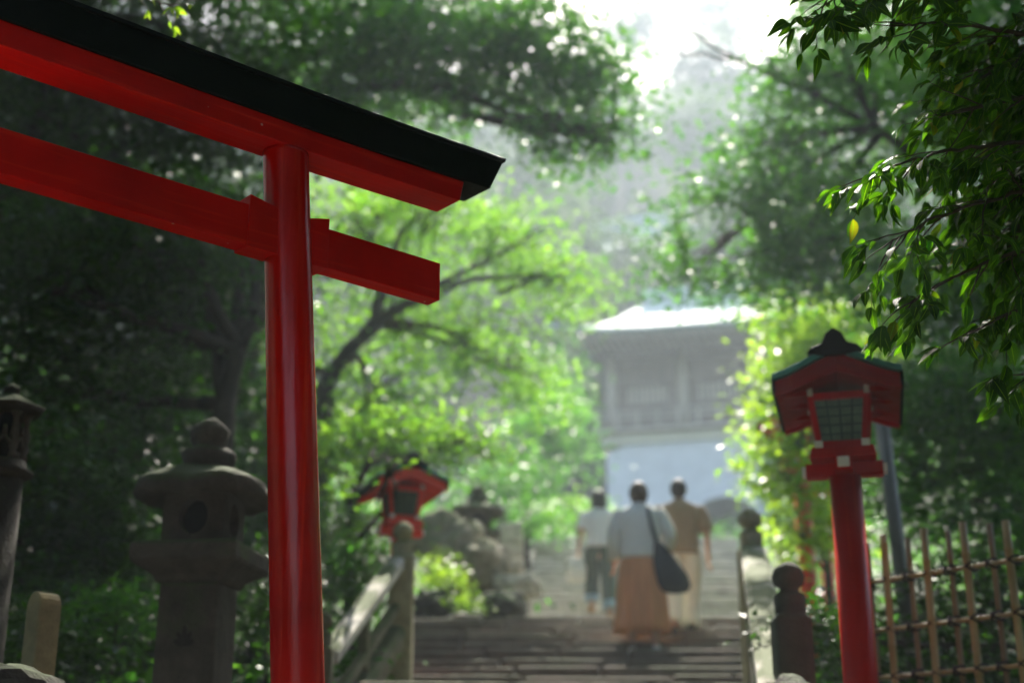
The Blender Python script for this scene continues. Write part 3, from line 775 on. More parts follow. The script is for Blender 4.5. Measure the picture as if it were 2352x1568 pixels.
# curved roof: grid over the plan
def curved_roof(name, parent, ex, ey, zeave, rise, curl, mat, thick=.14, nx_=32, ny_=20):
    V = []; N = (nx_+1)*(ny_+1)
    for s in (0, 1):
        for j in range(ny_+1):
            for i in range(nx_+1):
                u, v_ = i/nx_*2-1, j/ny_*2-1
                hgt = 1-max(abs(v_), max(0, (abs(u)-.45)/.55)); prof_ = hgt**1.35 if hgt > 0 else 0
                cz = curl*(abs(u)**3.5)*(.35+.65*abs(v_)**2)
                z = zeave+rise*prof_+cz-(thick if s and 1 else 0)
                if s: z = zeave+cz+.25*rise*min(hgt*1.2, .5)-thick
                V.append((u*ex, v_*ey, z))
    Fc_ = []
    for s in (0, 1):
        for j in range(ny_):
            for i in range(nx_):
                a_ = s*N+j*(nx_+1)+i; f = (a_, a_+1, a_+nx_+2, a_+nx_+1); Fc_.append(f if not s else f[::-1])
    def idx(i, j, s): return s*N+j*(nx_+1)+i
    for i in range(nx_):
        Fc_.append((idx(i, 0, 1), idx(i+1, 0, 1), idx(i+1, 0, 0), idx(i, 0, 0))); Fc_.append((idx(i+1, ny_, 1), idx(i, ny_, 1), idx(i, ny_, 0), idx(i+1, ny_, 0)))
    for j in range(ny_):
        Fc_.append((idx(0, j+1, 1), idx(0, j, 1), idx(0, j, 0), idx(0, j+1, 0))); Fc_.append((idx(nx_, j, 1), idx(nx_, j+1, 1), idx(nx_, j+1, 0), idx(nx_, j, 0)))
    return npmesh(name, V, Fc_, mat, parent)
ze_ = W(1500, 775, 43).z-GZ
curved_roof('roof', gate, 5.25, 4.3, ze_+.2, 2.5, .4, M['teal_pale'])
for i in range(40):
    x = -4.9+i*9.8/39; cz =   .4*(abs(x/5.25)**3.5)*.9
    for s in (-1, 1): bm = bmesh.new(); box(bm, (x, s*3.3, ze_+.0+cz), (.1, 1.7, .1)); fbm('rafter', bm, M['wood_pale'], gate)
bm = bmesh.new(); box(bm, (0, 0, ze_+2.8), (5.2, .5, .5), top=(1.05, .7)); fbm('ridge', bm, M['teal_pale'], gate, bevel=.05)
# shrine hall roof farther up
hc = W(1475, 640, 66)
hall = empty('shrine_hall', (hc.x, 66, hc.z-6), 'hazy shrine hall with pale green curved roof above the gate', 'shrine hall', rz=R(-20))
bm = bmesh.new(); box(bm, (0, 0, 3.2), (7, 5.5, 5)); fbm('wall', bm, M['wood_pale'], hall)
for x in (-3.5, -1.2, 1.2, 3.5):
    bm = bmesh.new(); lathe(bm, [(.6, .2), (5.7, .2)], 10, (x, -2.8, 0)); fbm('column', bm, M['wood'], hall, True)
curved_roof('roof', hall, 5.4, 4.6, 5.8, 3.2, .8, M['teal_pale'])
bm = bmesh.new(); box(bm, (0, 0, 9.1), (5.4, .5, .5)); fbm('ridge', bm, M['teal_pale'], hall)

# ------------------------------------------------------------------ foliage
def leaf_quads(C, N, A, L_, wd):
    """C centres, N normals, A long axes (n,3); one folded diamond of two triangles... as quads"""
    B = np.cross(N, A); L_ = L_[:, None]; B *= L_*wd; A = A*L_*.5
    n = len(C); V = np.empty((n, 4, 3)); fold = N*L_*.07
    V[:, 0] = C-A; V[:, 1] = C+B*.5-A*.1+fold; V[:, 2] = C+A-fold; V[:, 3] = C-B*.5-A*.1+fold
    return V.reshape(-1, 3), np.arange(n*4).reshape(n, 4)
def unit(v): return v/np.maximum(np.linalg.norm(v, axis=-1, keepdims=True), 1e-9)
def crown_points(blobs, r_c, per, flat=.35, shell=.45):
    Cs = []; cen = []
    for (c, r, k) in blobs:
        d = unit(rng.normal(size=(k, 3))); rad = rng.random(k)**shell
        rad *= 1+.18*np.sin(d[:, 0]*5+c[0])*np.cos(d[:, 2]*6+c[1])
        q = np.array(c)+d*rad[:, None]*np.array(r); cen.append(q)
        off = rng.normal(size=(k, per, 3))*np.array([r_c, r_c, r_c*flat])
        off[..., 2] -= .25*np.hypot(off[..., 0], off[..., 1])
        Cs.append((q[:, None, :]+off).reshape(-1, 3))
    return np.concatenate(Cs), np.concatenate(cen)
def leaves_mesh(name, pts, size, mat, parent, wd=.5, tilt=.55):
    n = len(pts); N = unit(rng.normal(size=(n, 3))*tilt+np.array([0, 0, 1])); A = unit(np.cross(N, rng.normal(size=(n, 3))))
    V_, F_ = leaf_quads(pts, N, A, size*rng.uniform(.6, 1.3, n), wd)
    return npmesh(name, V_, F_, mat, parent)
def blob(x, y, d, rx, ry, rd, k):
    c = W(x, y, d); m = px(c); return ((c.x, c.y, c.z), (rx*m, rd, ry*m), k)
HOLES = [(W(1955, 400, 4.08), .2), (W(360, 15, 5.08), .42), (W(850, 1385, 9.1), .3), (W(1745, 1330, 9.3), .35), (W(1600, 1545, 11.8), .3), (W(1010, 1310, 16), .4)]
def sun_gaps(pts):
    """leave the gaps in the leaves through which the sun reaches a few places"""
    s_ = np.array(sd); keep = np.ones(len(pts), bool)
    for p_, r_ in HOLES:
        v = pts-np.array(p_); a_ = v@s_; dd = np.linalg.norm(v-a_[:, None]*s_, axis=1); keep &= ~((a_ > .8) & (dd < r_))
    return pts[keep]
def tree(name, label, cat, foot, path, blobs, size, mat, r_c=.28, per=26, r0=.16, group=None, limbs=None, flat=.35, shell=.45, tilt=.55, wd=.5, autolimb=True, clip=False):
    """foot: world x, y; path: further world points of the trunk"""
    gz_ = ground_z(*foot); t = empty(name, (foot[0], foot[1], gz_), label, cat, group); o = np.array([foot[0], foot[1], gz_])
    bl = [(np.array(c)-o, np.array(r), k) for c, r, k in blobs]
    pts, cen = crown_points(bl, r_c, per, flat, shell)
    if clip: w_ = pts+o; pts = pts[w_[:, 2] > 1.6+.637*w_[:, 1]+.45]
    pts = sun_gaps(pts+o)-o
    P = [Vector((0, 0, -.2))]+[Vector(q_)-Vector(o) for q_ in path]
    L_ = []; sp = smoothline(P, 5, r0*.12); L_.append((sp, [r0*(1-.6*i/(len(sp)-1)) for i in range(len(sp))]))
    top_ = P[-1]
    for lp in (limbs or []):
        q_ = smoothline([Vector(v)-Vector(o) for v in lp[0]], 6, .015); L_.append((q_, [lp[1]*(1-.75*i/(len(q_)-1)) for i in range(len(q_))]))
    if autolimb:
        for c, r, k in bl:
            c = Vector(c); st = min((sp[i] for i in range(len(sp)//3, len(sp))), key=lambda v: (v-c).length)
            m_ = st.lerp(c, .5)+Vector((random.uniform(-.2, .2), random.uniform(-.2, .2), random.uniform(0, .3)))
            q_ = smoothline([st, m_, c], 5, .02); L_.append((q_, [r0*.42*(1-.8*i/(len(q_)-1)) for i in range(len(q_))]))
            for j in range(7):
                e_ = c+Vector([float(v) for v in unit(rng.normal(size=3))*r*.8]); q2 = smoothline([c.lerp(st, random.uniform(0, .4)), c.lerp(e_, .5)+Vector((0, 0, .08)), e_], 4, .015)
                L_.append((q2, [r0*.16*(1-.8*i/(len(q2)-1)) for i in range(len(q2))]))
    tubes('trunk', L_, M['bark'], t, 7)
    leaves_mesh('crown', pts, size, M[mat], t, wd, tilt)
    return t
TG = 'trees around the shrine steps'
def wp(x, y, d): return tuple(W(x, y, d))

# left: dark evergreens behind the torii
tree('evergreen_tree', 'dark evergreen tree with a forking trunk behind the stone lantern', 'tree', (W(500, 1500, 10).x, 10),
     [wp(505, 1200, 10), wp(510, 980, 10), wp(545, 800, 10)],
     [blob(330, 560, 10, 230, 150, 1.0, 170), blob(90, 640, 9.8, 210, 200, 1.0, 170), blob(560, 520, 10.8, 120, 120, .8, 60), blob(430, 800, 10.8, 120, 110, .8, 50), blob(150, 900, 10.4, 190, 150, .9, 120)],
     .085, 'leaf_dark', .24, 26, .15, TG,
     [([wp(520, 960, 10), wp(495, 780, 10.1), wp(470, 640, 10.2), wp(430, 500, 10.2)], .07), ([wp(530, 860, 10), wp(590, 680, 10.1), wp(560, 520, 10.3)], .07)])
tree('evergreen_tree', 'tall shaded evergreen whose dark crown fills the top left corner', 'tree', (-5.2, 12), [(-4.9, 12, 6), (-4.2, 12, 9)],
     [blob(120, 130, 12, 300, 200, 1.4, 260), blob(480, 200, 12.5, 260, 190, 1.4, 240), blob(20, 400, 12, 200, 180, 1.2, 110), blob(300, 380, 12.8, 230, 130, 1.2, 120), blob(300, -150, 13, 500, 150, 1.6, 160)],
     .1, 'leaf_dark', .3, 26, .2, TG)
tree('evergreen_tree', 'dark leafy tree low on the left bank behind the carved lantern', 'tree', (-4.4, 9.6), [(-4.2, 9.6, 3.2), (-4, 9.6, 4.2)],
     [blob(60, 1080, 9.2, 240, 190, .8, 150), blob(230, 1250, 9.6, 190, 190, .7, 120), blob(20, 1330, 9, 160, 170, .7, 80), blob(330, 1050, 10.5, 160, 120, .7, 70)],
     .08, 'leaf_dark', .22, 26, .1, TG)
tree('evergreen_tree', 'deep dark tree closing the background between the left trunks', 'tree', (-4.5, 16), [(-4.5, 16, 6), (-4.3, 16, 8)],
     [blob(100, 500, 16, 330, 260, 1.2, 200), blob(420, 640, 16.5, 240, 260, 1.2, 200), blob(150, 950, 15, 330, 260, 1.2, 220), blob(470, 1000, 15, 170, 230, 1, 130), blob(60, 120, 17, 330, 220, 1.2, 150)],
     .17, 'leaf_dark', .35, 26, .2, TG)
tree('evergreen_tree', 'dark tree low behind the stone lantern and torii pillar', 'tree', (W(600, 1300, 13.5).x, 13.5), [(W(600, 1300, 13.5).x, 13.5, 6)],
     [blob(560, 1120, 13.5, 140, 150, .8, 110), blob(640, 1300, 13, 130, 130, .7, 90), blob(330, 1320, 12.5, 230, 160, .8, 150)],
     .12, 'leaf_dark', .26, 26, .08, TG)
# overhanging canopy above the middle
tree('overhanging_tree', 'tree with a broad dark green canopy overhanging the top centre of the steps', 'tree', (-3.4, 15.5), [(-3.0, 15.4, 7), (-2.4, 15.2, 9.6), (-1.6, 15, 11)],
     [blob(700, 60, 14.5, 260, 110, 1.5, 190), blob(950, 90, 14, 260, 120, 1.3, 210), blob(1200, 100, 13.5, 190, 130, 1.0, 170), blob(1350, 190, 13.5, 120, 110, .7, 75), blob(1280, 310, 13.3, 90, 60, .5, 22), blob(1395, 330, 13.3, 60, 60, .4, 16), blob(820, 230, 15, 190, 80, 1.0, 90), blob(1080, 240, 14.2, 130, 60, .8, 40), blob(1000, -80, 14.5, 460, 120, 1.5, 200)],
     .1, 'leaf_mid', .26, 24, .2, TG, [([wp(500, 260, 15), wp(760, 110, 14.6), wp(980, 90, 14), wp(1230, 40, 13.6)], .07), ([wp(980, 90, 14), wp(1150, 170, 13.8), wp(1330, 230, 13.5)], .04)])
# bright maple behind the torii
tree('maple_tree', 'bright green backlit maple spreading right of the torii pillar', 'tree', (W(700, 1300, 16).x, 16), [wp(735, 1000, 16), wp(760, 860, 16.2), wp(860, 740, 16.4)],
     [blob(830, 520, 17, 170, 120, 1.1, 90), blob(1000, 480, 17.5, 200, 90, 1.1, 90), blob(1180, 570, 18, 150, 100, 1.0, 80), blob(1290, 640, 18, 80, 80, .8, 40), blob(900, 740, 17.5, 190, 120, 1.1, 80), blob(1080, 800, 18, 170, 120, 1.1, 90), blob(850, 930, 17, 170, 120, 1.0, 80), blob(1200, 860, 18.5, 110, 90, .9, 45), blob(640, 830, 16.5, 110, 200, 1.0, 80)],
     .1, 'leaf_maple', .3, 24, .16, TG, [([wp(752, 900, 16.1), wp(800, 820, 16.2), wp(880, 740, 16.4), wp(905, 690, 16.6)], .06)])
tree('maple_tree', 'lower green maple around the red lantern left of the steps', 'tree', (W(800, 1400, 12).x, 12.4), [wp(810, 1180, 12.4), wp(850, 1060, 12.4)],
     [blob(960, 990, 13.5, 130, 70, .8, 60), blob(820, 1010, 13, 110, 70, .7, 50), blob(1090, 1010, 14, 70, 45, .6, 22), blob(800, 1180, 12.5, 60, 90, .5, 36), blob(900, 1090, 9.8, 36, 16, .12, 3)],
     .085, 'leaf_maple', .2, 22, .07, TG)
# right: mid-distance tree reaching over the steps
tree('broadleaf_tree', 'slender-limbed green tree reaching from the right across the gap', 'tree', (W(2350, 900, 13).x, 13.5), [wp(2300, 700, 13.4), wp(2150, 420, 13.2), wp(2010, 290, 13)],
     [blob(1700, 480, 13, 190, 90, .9, 120), blob(1620, 590, 13, 110, 80, .7, 56), blob(1800, 600, 13.2, 190, 110, .9, 135), blob(1900, 450, 13.4, 180, 130, 1.0, 170), blob(1750, 330, 13.2, 120, 80, .7, 60), blob(1830, 190, 13.2, 130, 90, .8, 70), blob(1900, 60, 13.2, 130, 100, .8, 80), blob(2060, 620, 13, 150, 160, 1.0, 110), blob(2150, 250, 13.5, 200, 170, 1.2, 130), blob(1950, 200, 13.5, 120, 110, .9, 50)],
     .09, 'leaf_mid', .24, 22, .09, TG,
     [([wp(2010, 290, 13), wp(1850, 205, 13), wp(1700, 140, 13), wp(1560, 62, 13)], .04), ([wp(1700, 140, 13), wp(1600, 125, 13), wp(1480, 130, 13)], .02), ([wp(2010, 520, 13), wp(1850, 560, 13), wp(1600, 600, 13)], .03), ([wp(1800, 182, 13), wp(1745, 100, 13), wp(1730, 20, 13)], .02)])
# sunlit bush behind the tall lantern
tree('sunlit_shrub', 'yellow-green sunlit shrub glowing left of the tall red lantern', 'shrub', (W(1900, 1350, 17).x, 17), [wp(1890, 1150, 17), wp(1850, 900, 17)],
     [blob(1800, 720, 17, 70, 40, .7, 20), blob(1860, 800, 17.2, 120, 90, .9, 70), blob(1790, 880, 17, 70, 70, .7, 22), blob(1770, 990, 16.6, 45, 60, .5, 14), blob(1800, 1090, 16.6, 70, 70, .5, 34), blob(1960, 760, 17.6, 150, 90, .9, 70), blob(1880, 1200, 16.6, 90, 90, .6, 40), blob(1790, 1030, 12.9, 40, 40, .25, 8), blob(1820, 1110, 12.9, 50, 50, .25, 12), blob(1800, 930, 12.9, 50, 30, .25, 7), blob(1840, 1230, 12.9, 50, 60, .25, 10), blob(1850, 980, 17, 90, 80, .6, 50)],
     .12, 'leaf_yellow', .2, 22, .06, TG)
# dark trees on the right behind the fence
tree('evergreen_tree', 'dense green tree behind the bamboo fence at the right edge', 'tree', (5.6, 12), [(5.4, 12, 5), (5.0, 12, 7)],
     [blob(2200, 700, 12, 200, 160, 1.2, 190), blob(2150, 940, 11.5, 190, 140, 1.0, 190), blob(2330, 1010, 11, 160, 180, 1.0, 150), blob(2420, 620, 11.5, 160, 200, 1.1, 130), blob(2080, 1120, 11.5, 90, 100, .8, 50), blob(2280, 1200, 11, 200, 100, .9, 80)],
     .085, 'leaf_mid', .24, 26, .14, TG)
tree('evergreen_tree', 'shaded tree filling the upper right corner behind the near branches', 'tree', (6.6, 14.5), [(6.3, 14.5, 8), (5.6, 14.5, 10)],
     [blob(2250, 200, 14.5, 250, 200, 1.4, 250), blob(2450, 420, 14, 200, 230, 1.3, 160), blob(2100, 60, 15, 220, 120, 1.3, 130), blob(2300, -120, 15, 400, 150, 1.5, 140)],
     .1, 'leaf_mid', .3, 26, .2, TG)
tree('evergreen_tree', 'low dark shrubbery tree seen through the bamboo lattice', 'tree', (3.9, 8.6), [(3.9, 8.6, 2.6)],
     [blob(2250, 1380, 8.6, 200, 120, .5, 90), blob(2330, 1560, 8.2, 230, 110, .5, 100), blob(2080, 1500, 8.6, 90, 130, .4, 50), blob(1900, 1480, 8.0, 50, 90, .25, 22)],
     .07, 'leaf_dark', .16, 24, .05, TG)
# garden growth, mid-distance left of the gate
SG = 'shrubs on the slopes'
for i, (x, y, d, rx, ry, rd, k, mt, lb) in enumerate((
    (1265, 1010, 30, 110, 120, 1.6, 100, 'leaf_mid', 'hazy grey-green tree just left of the gate wall'),
    (1285, 900, 37, 80, 120, 1.8, 60, 'leaf_mid', 'dark hazy tree in the shade beside the gate eave'),
    (1160, 1130, 27, 130, 100, 1.4, 100, 'leaf_mid', 'round hazy shrub above the garden rocks'),
    (1330, 1180, 25, 90, 50, .9, 50, 'leaf_maple', 'pale green bush left of the walking woman with the dark bob'),
    (1210, 1190, 22, 90, 40, .8, 35, 'leaf_mid', 'low green bush near the top of the parapet'))):
    c = W(x, y, d); r_ = rx*px(c)
    tree('shrub', lb, 'shrub', (c.x, d), [(c.x, d, c.z)], [blob(x, y, d, rx, ry, rd, k)], .16 if d > 26 else .12, mt, .3, 24, .08, SG)
for i, (x, y, d, rx, ry, rd, k, mt, lb) in enumerate((
    (820, 1330, 11.8, 100, 110, .5, 90, 'leaf_mid', 'leafy green shrub behind the left stone railing'),
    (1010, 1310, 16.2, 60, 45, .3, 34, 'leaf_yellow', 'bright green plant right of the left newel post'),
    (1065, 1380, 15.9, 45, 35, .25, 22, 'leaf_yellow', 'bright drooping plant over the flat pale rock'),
    (830, 1510, 9.6, 45, 45, .2, 20, 'leaf_mid', 'small weeds growing at the foot of the left railing'),
    (270, 1400, 8.2, 90, 75, .4, 44, 'leaf_mid', 'small lit bush between marker stone and stone lantern'),
    (620, 1380, 9.4, 110, 150, .5, 60, 'leaf_dark', 'shaded shrub behind the torii pillar beside the stone lantern'),
    (1850, 1430, 7.4, 40, 80, .15, 24, 'leaf_dark', 'trailing vine over the dark right newel post'),
    (110, 1480, 7.4, 190, 110, .4, 70, 'leaf_dark', 'dark undergrowth behind the marker stone'))):
    c = W(x, y, d)
    tree('shrub', lb, 'shrub', (c.x, d), [(c.x, d, c.z)], [blob(x, y, d, rx, ry, rd, k)], .065, mt, .11, 20, .02, 'shrubs beside the steps', autolimb=False)
# canopy added out of view over and behind the visitor, only to shade the foreground
def canopy(name, label, foot, path, bl, size, rc=.55, clip=False):
    return tree(name, label, 'tree', foot, path, bl, size, 'leaf_dark', rc, 44 if clip else 26, .22, 'unseen trees added for shade', autolimb=not clip, clip=clip)
def shade_layer(xs_, ys_, k):
    return [((x, y, 1.6+.637*y+1.35), (1.5, 1.5, .4), k) for y in ys_ for x in xs_]
canopy('shade_blocker', 'unseen leaf layer added overhead on the left to shade the foreground', (-6, 5), [(-5.8, 5, 4), (-4.8, 5.5, 6.5)],
       shade_layer((-4.8, -2.4), (4.4, 6.2, 8, 9.8, 11.6), 120)+shade_layer((-6.8,), (7, 9.4, 12), 110)+shade_layer((-.3,), (4.6, 6.6), 110), .13, .4, True)
canopy('shade_blocker', 'unseen tree added high above the left bank to shade it', (-8, 15), [(-7.6, 15, 9), (-6.2, 15.5, 14)],
       [((-7, 14, 14), (4, 3.5, 1.4), 330), ((-5.2, 15.2, 13.9), (2.6, 3, 1.2), 260), ((-6.5, 20, 17.5), (4, 3.5, 1.5), 330)], .28)
canopy('shade_blocker', 'unseen leaf layer added overhead on the right to shade the foreground', (6.5, 5), [(6.3, 5, 4), (5.2, 6, 6.5)],
       shade_layer((4.6,), (4.4, 6.6, 9, 11.4), 90)+shade_layer((2.4,), (4.4, 6.0), 150)+shade_layer((3.6,), (5, 6.5, 8, 10), 170), .14, .4, True)
canopy('shade_blocker', 'unseen tree added high above the right bank to shade it', (10, 15), [(9.6, 15, 9), (8.4, 15.5, 14)],
       [((8, 13.5, 12.6), (3.0, 3.5, 1.4), 300), ((8.8, 19.5, 17), (3.6, 3.5, 1.5), 300)], .28)
canopy('shade_blocker', 'unseen canopy added over and behind the viewer to block sky light', (-2.5, -8), [(-2.4, -7, 4), (-1.5, -6, 6)],
       [((-2.6, .4, 6.6), (3, 2.2, .8), 260), ((2.5, .4, 6.8), (3, 2.2, .8), 260), ((0, -4.5, 6.8), (5, 2.5, .9), 420), ((-5, .4, 5.4), (2, 2.5, 1.8), 260), ((5.2, .4, 5.6), (2, 2.5, 1.8), 260), ((0, .2, 6.9), (3.4, 2, .6), 220), ((0, -9.5, 7.5), (4, 2.5, 1.2), 200)], .22)
for i, (x, y, lb) in enumerate(((-7, -4, 'unseen tree added for shade behind the viewer on the left'), (6, -6, 'unseen tree added for shade behind the viewer on the right'), (11, -3, 'unseen tree added for shade far to the right of the viewer'), (9, 1.5, 'unseen tree added for shade beside the viewer on the right'))):
    canopy('shade_blocker', lb, (x, y), [(x, y, 4), (x*.9, y*.9, 8)], [((x, y, 3.2), (3.6, 2.6, 3), 240), ((x*.9, y*.9, 8), (4, 3.4, 3), 260), ], .28)

# ground cover on the banks
n = 5200; gx = rng.uniform(-11, 15, n); gy = rng.uniform(8, 60, n); keep = []
C_ = []
for x, y in zip(gx, gy):
    m_ = .5*(xl(y)+xr(y)); hwid = .5*(xr(y)-xl(y))+.5
    if abs(x-m_) < hwid or (y > 41 and 2.5 < x < 12 and y < 53): continue
    C_.append((x, y, ground_z(x, y)+.12))
C_ = np.array(C_); off = rng.normal(size=(len(C_), 22, 3))*np.array([.32, .32, .1])
o_ = leaves_mesh('undergrowth', (C_[:, None, :]+off).reshape(-1, 3), .14, M['leaf_mid'], None, .5, .7)
tag(o_, kind='stuff'); o_['label'] = 'low green undergrowth covering the banks on both sides of the steps'
# wooded hillside in the haze
HG = 'hillside trees in the haze'
hl = ['pale hazy tree on the hillside', 'rounded tree high on the misty hillside', 'tall hazy tree on the hillside skyline']
hill = []
for j, (y, d, n_) in enumerate(((560, 59, 6), (440, 68, 7), (330, 78, 8), (220, 90, 8), (120, 103, 9))):
    for i in range(n_):
        x = 1176+(i-(n_-1)/2)*(330-20*j)+((j % 2)*90)+random.uniform(-50, 50)
        if y > 400 and 1380 < x < 1620: continue
        hill.append((x, y+random.uniform(-40, 40), d+random.uniform(-3, 3)))
side = lambda x: 'left' if x < 1000 else ('middle' if x < 1600 else 'right')
for i, (x, y, d) in enumerate(sorted(hill)):
    c = W(x, y, d); m = px(c); gz_ = ground_z(c.x, d)
    topz = max(c.z, gz_+5)
    row = 'lowest' if d < 64 else 'second' if d < 77 else 'third' if d < 92 else 'topmost'
    o_ = (c.x, d, topz)
    bl = [((c.x+random.uniform(-1.5, 1.5), d+random.uniform(-1, 1), topz+random.uniform(-2, 1.6)), (3.1*random.uniform(.7, 1.2), 3, 2.6*random.uniform(.7, 1.2)), 42) for _ in range(3)]
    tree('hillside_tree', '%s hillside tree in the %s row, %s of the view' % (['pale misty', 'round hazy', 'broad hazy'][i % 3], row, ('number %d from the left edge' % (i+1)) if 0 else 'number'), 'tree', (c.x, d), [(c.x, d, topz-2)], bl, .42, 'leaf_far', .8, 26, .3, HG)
# readable label per hillside tree: by row and order
hs = [o for o in sc.objects if o.name.startswith('hillside_tree')]
rows = {}
for o in hs:
    d = o.location.y; rows.setdefault('lowest' if d < 64 else 'second lowest' if d < 73 else 'middle' if d < 84 else 'fourth' if d < 96.5 else 'topmost', []).append(o)
ORD = ['leftmost', 'second', 'third', 'fourth', 'fifth', 'sixth', 'seventh', 'eighth', 'ninth']
for r_, l_ in rows.items():
    for i, o in enumerate(sorted(l_, key=lambda q_: q_.location.x/q_.location.y)):
        o['label'] = 'hazy tree on the hill, %s %sin the %s row' % (ORD[i], '' if i == 0 else 'from the left ', r_)

# ------------------------------------------------------------------ near branches with sharp leaves
def leaf_template(curl=.3, fold=.13, W_=.46):
    st = np.linspace(0, 1, 7); V_ = []; uv = []
    for s in st:
        hw_ = W_*.5*(np.sin(np.pi*min(1, s*1.02)**.82)**.9 if 0 < s < 1 else 0)*(1-.25*s)+.004
        z = -curl*s*s
        for k_, a_ in ((-1, 0), (0, .5), (1, 1)):
            V_.append((s, k_*hw_, z+abs(k_)*hw_*fold*2)); uv.append((.5+k_*.5, s))
    Fc_ = []
    for i in range(6):
        for k_ in range(2): a_ = i*3+k_; Fc_.append((a_, a_+3, a_+4, a_+1))
    return np.array(V_), np.array(Fc_), np.array(uv)
LT = leaf_template()
def build_leaves(name, items, mat, parent):
    """items: (base, direction, normal, length)"""
    V0, F0, U0 = LT; n = len(items)
    base = np.array([i[0] for i in items]); D_ = unit(np.array([i[1] for i in items])); N_ = np.array([i[2] for i in items]); Ls = np.array([i[3] for i in items])
    B_ = unit(np.cross(N_, D_)); N_ = np.cross(D_, B_)
    cu = rng.uniform(.3, 1.7, n)[:, None]; wv = rng.uniform(.8, 1.2, n)[:, None]
    P = base[:, None, :]+(D_[:, None, :]*V0[None, :, 0, None]+B_[:, None, :]*(V0[None, :, 1, None]*wv[:, :, None])+N_[:, None, :]*(V0[None, :, 2, None]*cu[:, :, None]))*Ls[:, None, None]
    Fc_ = (F0[None]+(np.arange(n)*len(V0))[:, None, None]).reshape(-1, 4)
    return npmesh(name, P.reshape(-1, 3), Fc_, mat, parent, True, np.tile(U0, (n, 1)))
def near_tree(name, label, foot, limbs, mat, size=.084, tw_len=.42, dens=1.0, cat='branch'):
    gz_ = ground_z(*foot); t = empty(name, (foot[0], foot[1], gz_), label, cat); o = Vector((foot[0], foot[1], gz_))
    T_ = []; items = []
    def twig(p0, d0, L_, r, lvl):
        n = max(4, int(L_/.035)); pts = [p0]; d = d0.normalized(); sidev = 1
        for i in range(n):
            d = (d+Vector((random.gauss(0, .1), random.gauss(0, .1), random.gauss(0, .08)-.035))).normalized()
            pts.append(pts[-1]+d*(L_/n))
        T_.append((pts, [r*(1-.75*i/n) for i in range(n+1)]))
        for i in range(2 if lvl else 3, n+1):
            p_ = pts[i]; dd = (pts[i]-pts[i-1]).normalized()
            if lvl == 0 and random.random() < .42*dens:
                sd_ = dd.cross(Vector((0, 0, 1))).normalized()*random.choice((-1, 1))
                twig(p_, dd*.8+sd_*random.uniform(.4, 1)+Vector((0, 0, random.uniform(-.4, .15))), L_*random.uniform(.3, .5), r*.5, 1)
            if random.random() < (.72 if lvl else .5):
                sidev = -sidev; sd_ = dd.cross(Vector((random.gauss(0, .25), random.gauss(0, .25), 1))).normalized()*sidev
                dir_ = dd*random.uniform(.6, 1.2)+sd_*random.uniform(.35, 1)+Vector((0, 0, random.uniform(-.6, .12)))
                nm = Vector((random.gauss(0, .75), random.gauss(0, .75)-.3, .8))
                items.append((tuple(p_+sd_*.004), tuple(dir_), tuple(nm), size*random.choice((.5, .8, .95, 1.1))*random.uniform(.85, 1.15)))
        for k_ in range(2):
            items.append((tuple(pts[-1]), tuple(d+Vector((random.gauss(0, .35), random.gauss(0, .35), -.25))), (random.gauss(0, .4), random.gauss(0, .4)-.2, 1), size*random.uniform(.6, 1.1)))
    for pts, r, ntw, L_ in limbs:
        q_ = smoothline([Vector(v)-o for v in pts], 8, .006); n = len(q_)
        T_.append((q_, [r*(1-.8*i/(n-1)) for i in range(n)]))
        for k_ in range(ntw):
            f = (k_+random.random())/ntw; f = .12+.88*f; i = min(n-2, int(f*(n-1))); dd = (q_[i+1]-q_[i]).normalized()
            sd_ = dd.cross(Vector((0, 0, 1))).normalized()*(1 if k_ % 2 else -1)
            twig(q_[i], dd*random.uniform(.5, 1.1)+sd_*random.uniform(.2, .9)+Vector((0, 0, random.uniform(-.7, .25))), L_*random.uniform(.55, 1.1)*(1.1-.35*f), .0035, 0)
        twig(q_[-1], q_[-1]-q_[-3], L_*.5, .003, 0)
    tubes('branch', T_, M['twig'], t, 5); build_leaves('leaves', items, M[mat], t)
    return t
